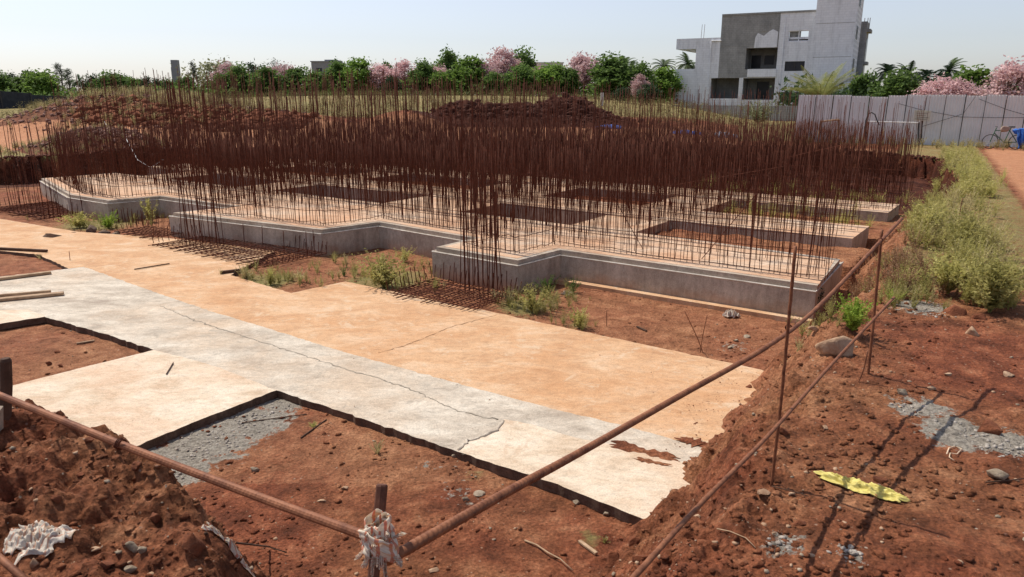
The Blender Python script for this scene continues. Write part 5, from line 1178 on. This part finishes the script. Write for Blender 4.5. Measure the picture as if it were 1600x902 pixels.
# pipe frame with arch
pf = empty('pipe_frame', (0, 0, 0)); tag(pf, 'white topped pipe frame with a dark hoop before the metal fence', 'frame')
G().tube([fp(1354, 190, 1.6), fp(1436, 192, 1.6)], .035, 6).build('top_pipe', WHITEM, pf)
for pts in ([(1354, 189), (1349, 226)], [(1436, 191), (1434, 226)]): G().tube([fp(*q, 1.6) for q in pts], .035, 6).build('leg', DARKM, pf)
G().tube([fp(*q, 1.65) for q in [(1350, 210), (1353, 188), (1357, 178), (1362, 176), (1367, 179), (1371, 190), (1374, 196)]], .03, 6).build('hoop', DARKM, pf)
pf2 = empty('pipe_frame', (0, 0, 0)); tag(pf2, 'small timber frame with slanting top left of the hooped one', 'frame')
G().tube([fp(1283, 190, 2.0), fp(1311, 187, 2.0)], .05, 6).build('top_rail', WOOD, pf2)
for pts in ([(1283, 189), (1277, 224)], [(1311, 187), (1309, 222)]): G().tube([fp(*q, 2.0) for q in pts], .04, 6).build('leg', WOOD, pf2)
# bicycle with blue cloth
bc = fp(1565, 240, 2.2); bz_ = hz(bc.x, bc.y); bk = empty('bicycle', (bc.x, bc.y, bz_), math.atan2(fe.y, fe.x)); tag(bk, 'dark bicycle laden with bags parked before the fence', 'bicycle')
def ring(r, th, n=20): return [(r * math.cos(2 * math.pi * k / n), 0, r * math.sin(2 * math.pi * k / n)) for k in range(n + 1)]
for x in (-.52, .5):
    w_ = empty('wheel', (x, 0, .33)); w_.parent = bk
    G().tube(ring(.31, 0), .02, 6, caps=False).build('tyre', DARKM, w_); g = G()
    for k in range(8): g.tube([(0, 0, 0), (.3 * math.cos(k * .785), 0, .3 * math.sin(k * .785))], .004, 4)
    g.build('spokes', WHITEM, w_)
g = G()
for a, b in (((-.52, 0, .33), (-.35, 0, .95)), ((-.38, 0, .82), (.18, 0, .84)), ((-.4, 0, .7), (.02, 0, .3)), ((.02, 0, .3), (.2, 0, .95)), ((.02, 0, .3), (.5, 0, .33)), ((.5, 0, .33), (.18, 0, .8))): g.tube([a, b], .02, 6)
g.build('frame', m_simple('green_paint', (.03, .10, .05), (.05, .14, .07), 8, .5, 0), bk)
G().tube([(-.36, -.28, .98), (-.33, 0, 1.0), (-.36, .28, .98)], .014, 6).build('handlebar', DARKM, bk)
g = G(); g.box((.22, 0, .99), (.26, .15, .06)); s_ = g.build('saddle', DARKM, bk); md = s_.modifiers.new('b', 'BEVEL'); md.width = .025; md.segments = 3
v, f = rock_mesh(5, (.26, .18, .2)); o = tri_mesh('bundle', v, f, m_simple('dusty_bag', (.22, .15, .12), (.40, .30, .25), 9, .9, .01)); o.location = (bc.x - .05, bc.y - .12, bz_ + .88); tag(o, 'dusty brown bundle slung on the parked bicycle', 'bundle')
BLC = Vector((bc.x + .5, bc.y - .25, bz_))
def bl(u, v_):
    x = (u - .5) * (.55 - .2 * v_) + .1 * v_; z = .95 - v_ * .85 - .1 * abs(u - .5); return (BLC.x + x + .03 * math.sin(v_ * 9), BLC.y - .10 * math.sin(u * 14 + 2 * v_) - .06 * P2(u * 5, v_ * 5) - .1, BLC.z + z)
tag(cloth_patch(bl, 24, 20, BLUE, 'tarpaulin', thick=.01), 'bright blue cloth draped over the back of the bicycle', 'tarpaulin')
for k, (x, w_) in enumerate(((0, 0),)):
    v, f = rock_mesh(9, (.26, .2, .2)); o = tri_mesh('bag', v, f, BLUE); o.location = (BLC.x, BLC.y + .15, BLC.z + .75); tag(o, 'stuffed blue bag under the draped blue cloth', 'bag')

# ------------------------------------------------------------------ other far things
def heapF(px, py, Yd, L, W_, h, mat, label, seed):
    t = unY(px, py, Yd); cx, cy = t.x, Yd
    def f(u, v):
        x = cx + (u - .5) * L; y = cy + (v - .5) * W_; e = max(0, math.sin(math.pi * u) * math.sin(math.pi * v)) ** .4
        return (x, y, hz(x, y) + .02 + h * e * (.6 + .5 * abs(P2(u * 6 + seed, v * 3))))
    tag(cloth_patch(f, 30, 10, mat, 'tarpaulin', thick=.01), label, 'tarpaulin')
heapF(952, 207, 45, 1.6, 1.0, .22, BLUE, 'left of two blue tarpaulins behind the bars', 1)
heapF(1075, 212, 42.5, 1.8, 1.0, .2, BLUE, 'right blue tarpaulin behind the bars', 2)
heapF(1134, 214, 41.5, 1.3, .9, .35, BLUEP, 'pale grey blue sheet right of the blue tarpaulins', 3)
# black net fence at far left
nf = empty('net_fence', (0, 0, 0)); tag(nf, 'black shade net fence at the far left', 'fence')
g = G(); pr_ = [(-60, 140, 166, 58), (0, 142, 168, 60), (48, 146, 170, 62)]
for (x0, t0, b0, y0), (x1, t1, b1, y1) in zip(pr_[:-1], pr_[1:]):
    a = unY(x0, t0, y0); b = unY(x1, t1, y1); za = hz(a.x, y0) - .2; zb = hz(b.x, y1) - .2
    g.add([(a.x, y0, za), (b.x, y1, zb), (b.x, y1, b.z), (a.x, y0, a.z), (a.x, y0 + .04, za), (b.x, y1 + .04, zb), (b.x, y1 + .04, b.z), (a.x, y0 + .04, a.z)], [(0, 1, 2, 3), (7, 6, 5, 4), (3, 2, 6, 7), (0, 3, 7, 4), (1, 5, 6, 2)])
g.build('net', NET, nf)
for x0, t0, b0, y0 in pr_:
    a = unY(x0, t0 - 1, y0); G().tube([(a.x, y0 - .05, hz(a.x, y0) - .3), (a.x, y0 - .05, a.z)], .05, 6).build('post', DARKM, nf)
nf2 = empty('net_fence', (0, 0, 0)); tag(nf2, 'lower dark fence running back behind the black net one', 'fence')
a = unY(46, 148, 70); b = unY(105, 151, 74); g = G(); za, zb = hz(a.x, 70) - .2, hz(b.x, 74) - .2
g.add([(a.x, 70, za), (b.x, 74, zb), (b.x, 74, b.z), (a.x, 70, a.z), (a.x, 70.04, za), (b.x, 74.04, zb), (b.x, 74.04, b.z), (a.x, 70.04, a.z)], [(0, 1, 2, 3), (7, 6, 5, 4), (3, 2, 6, 7), (0, 3, 7, 4), (1, 5, 6, 2)]); g.build('net', NET, nf2)
# concrete pillar
a = unY(273, 94, 110); b0 = hz(a.x, 110); pl_ = empty('concrete_pillar', (a.x, 110, b0)); tag(pl_, 'lone grey concrete pillar rising above the left trees', 'pillar')
G().b2(-.45, .45, -.4, .4, -.5, a.z - b0).build('shaft', GREYB, pl_); G().b2(-.52, -.453, -.4, .4, 1, a.z - b0 - 1).build('pale_edge', PALEB, pl_)
# far buildings
def far_b(px0, px1, py, Yd, mat, label, bumps=()):
    a = unY(px0, py, Yd); b = unY(px1, py, Yd); cx = (a.x + b.x) / 2; w_ = (b.x - a.x); z0 = hz(cx, Yd); r_ = empty('far_building', (cx, Yd, z0)); tag(r_, label, 'building'); h = a.z - z0
    G().b2(-w_ / 2, w_ / 2, 0, 10, -1, h).build('wall', mat, r_)
    for (p0, p1, y_) in bumps:
        a2 = unY(p0, y_, Yd); b2_ = unY(p1, y_, Yd); G().b2(a2.x - cx, b2_.x - cx, 1, 8, h, a2.z - z0).build('roof_room', mat, r_)
    for k in range(int(w_ / 3)): G().b2(-w_ / 2 + 1 + k * 3, -w_ / 2 + 2.2 + k * 3, -.03, -.003, h - 2.4, h - 1.2).build('window', GLASS, r_)
    G().b2(-w_ / 2 - .15, w_ / 2 + .15, -.15, 10.15, h + .003, h + .2).build('parapet', mat, r_)
far_b(486, 522, 97, 160, GREYB, 'distant grey block rising above the trees left of centre', [(505, 522, 93)])
far_b(838, 880, 99, 150, PALEB, 'distant pale building between the trees right of centre')
far_b(1018, 1034, 112, 150, PALEB, 'distant white house left of the unfinished building')
# white post and dark gate things near thicket
t = unY(941, 145, 60); g = G(); g.tube([(t.x, 60, hz(t.x, 60) - .2), (t.x, 60, t.z)], .12, 6); tag(g.build('white_post', WHITEM), 'short white post at the edge of the thicket', 'post')
# boundary wall low in front of the building
a = unY(1050, 168, 66); b = unY(1250, 176, 60); g = G(); d_ = (b - a); g.box(((a.x + b.x) / 2, 63, hz((a.x + b.x) / 2, 63) + .2), (math.hypot(b.x - a.x, 6), .2, 1.4), math.atan2(-6, b.x - a.x)); tag(g.build('low_wall', PLASTG), 'low grey boundary wall in front of the unfinished building', 'wall')
# hose on the left
g = G(); pts = [(163, 190, 36), (172, 208, 34), (195, 220, 32.5), (215, 250, 29.5), (235, 262, 28), (255, 250, 29)]
P_ = []
for px, py, Yd in pts: t = unY(px, py, Yd); P_.append((t.x, Yd, max(t.z, hz(t.x, Yd) + .04)))
g.tube(P_, .014, 5); tag(g.build('hose', WHITEM), 'pale hose trailing over the edge at the far left', 'hose')
# utility line far left of the trees and thin saplings leaning in the pit
print('bars', len(bar_pts))
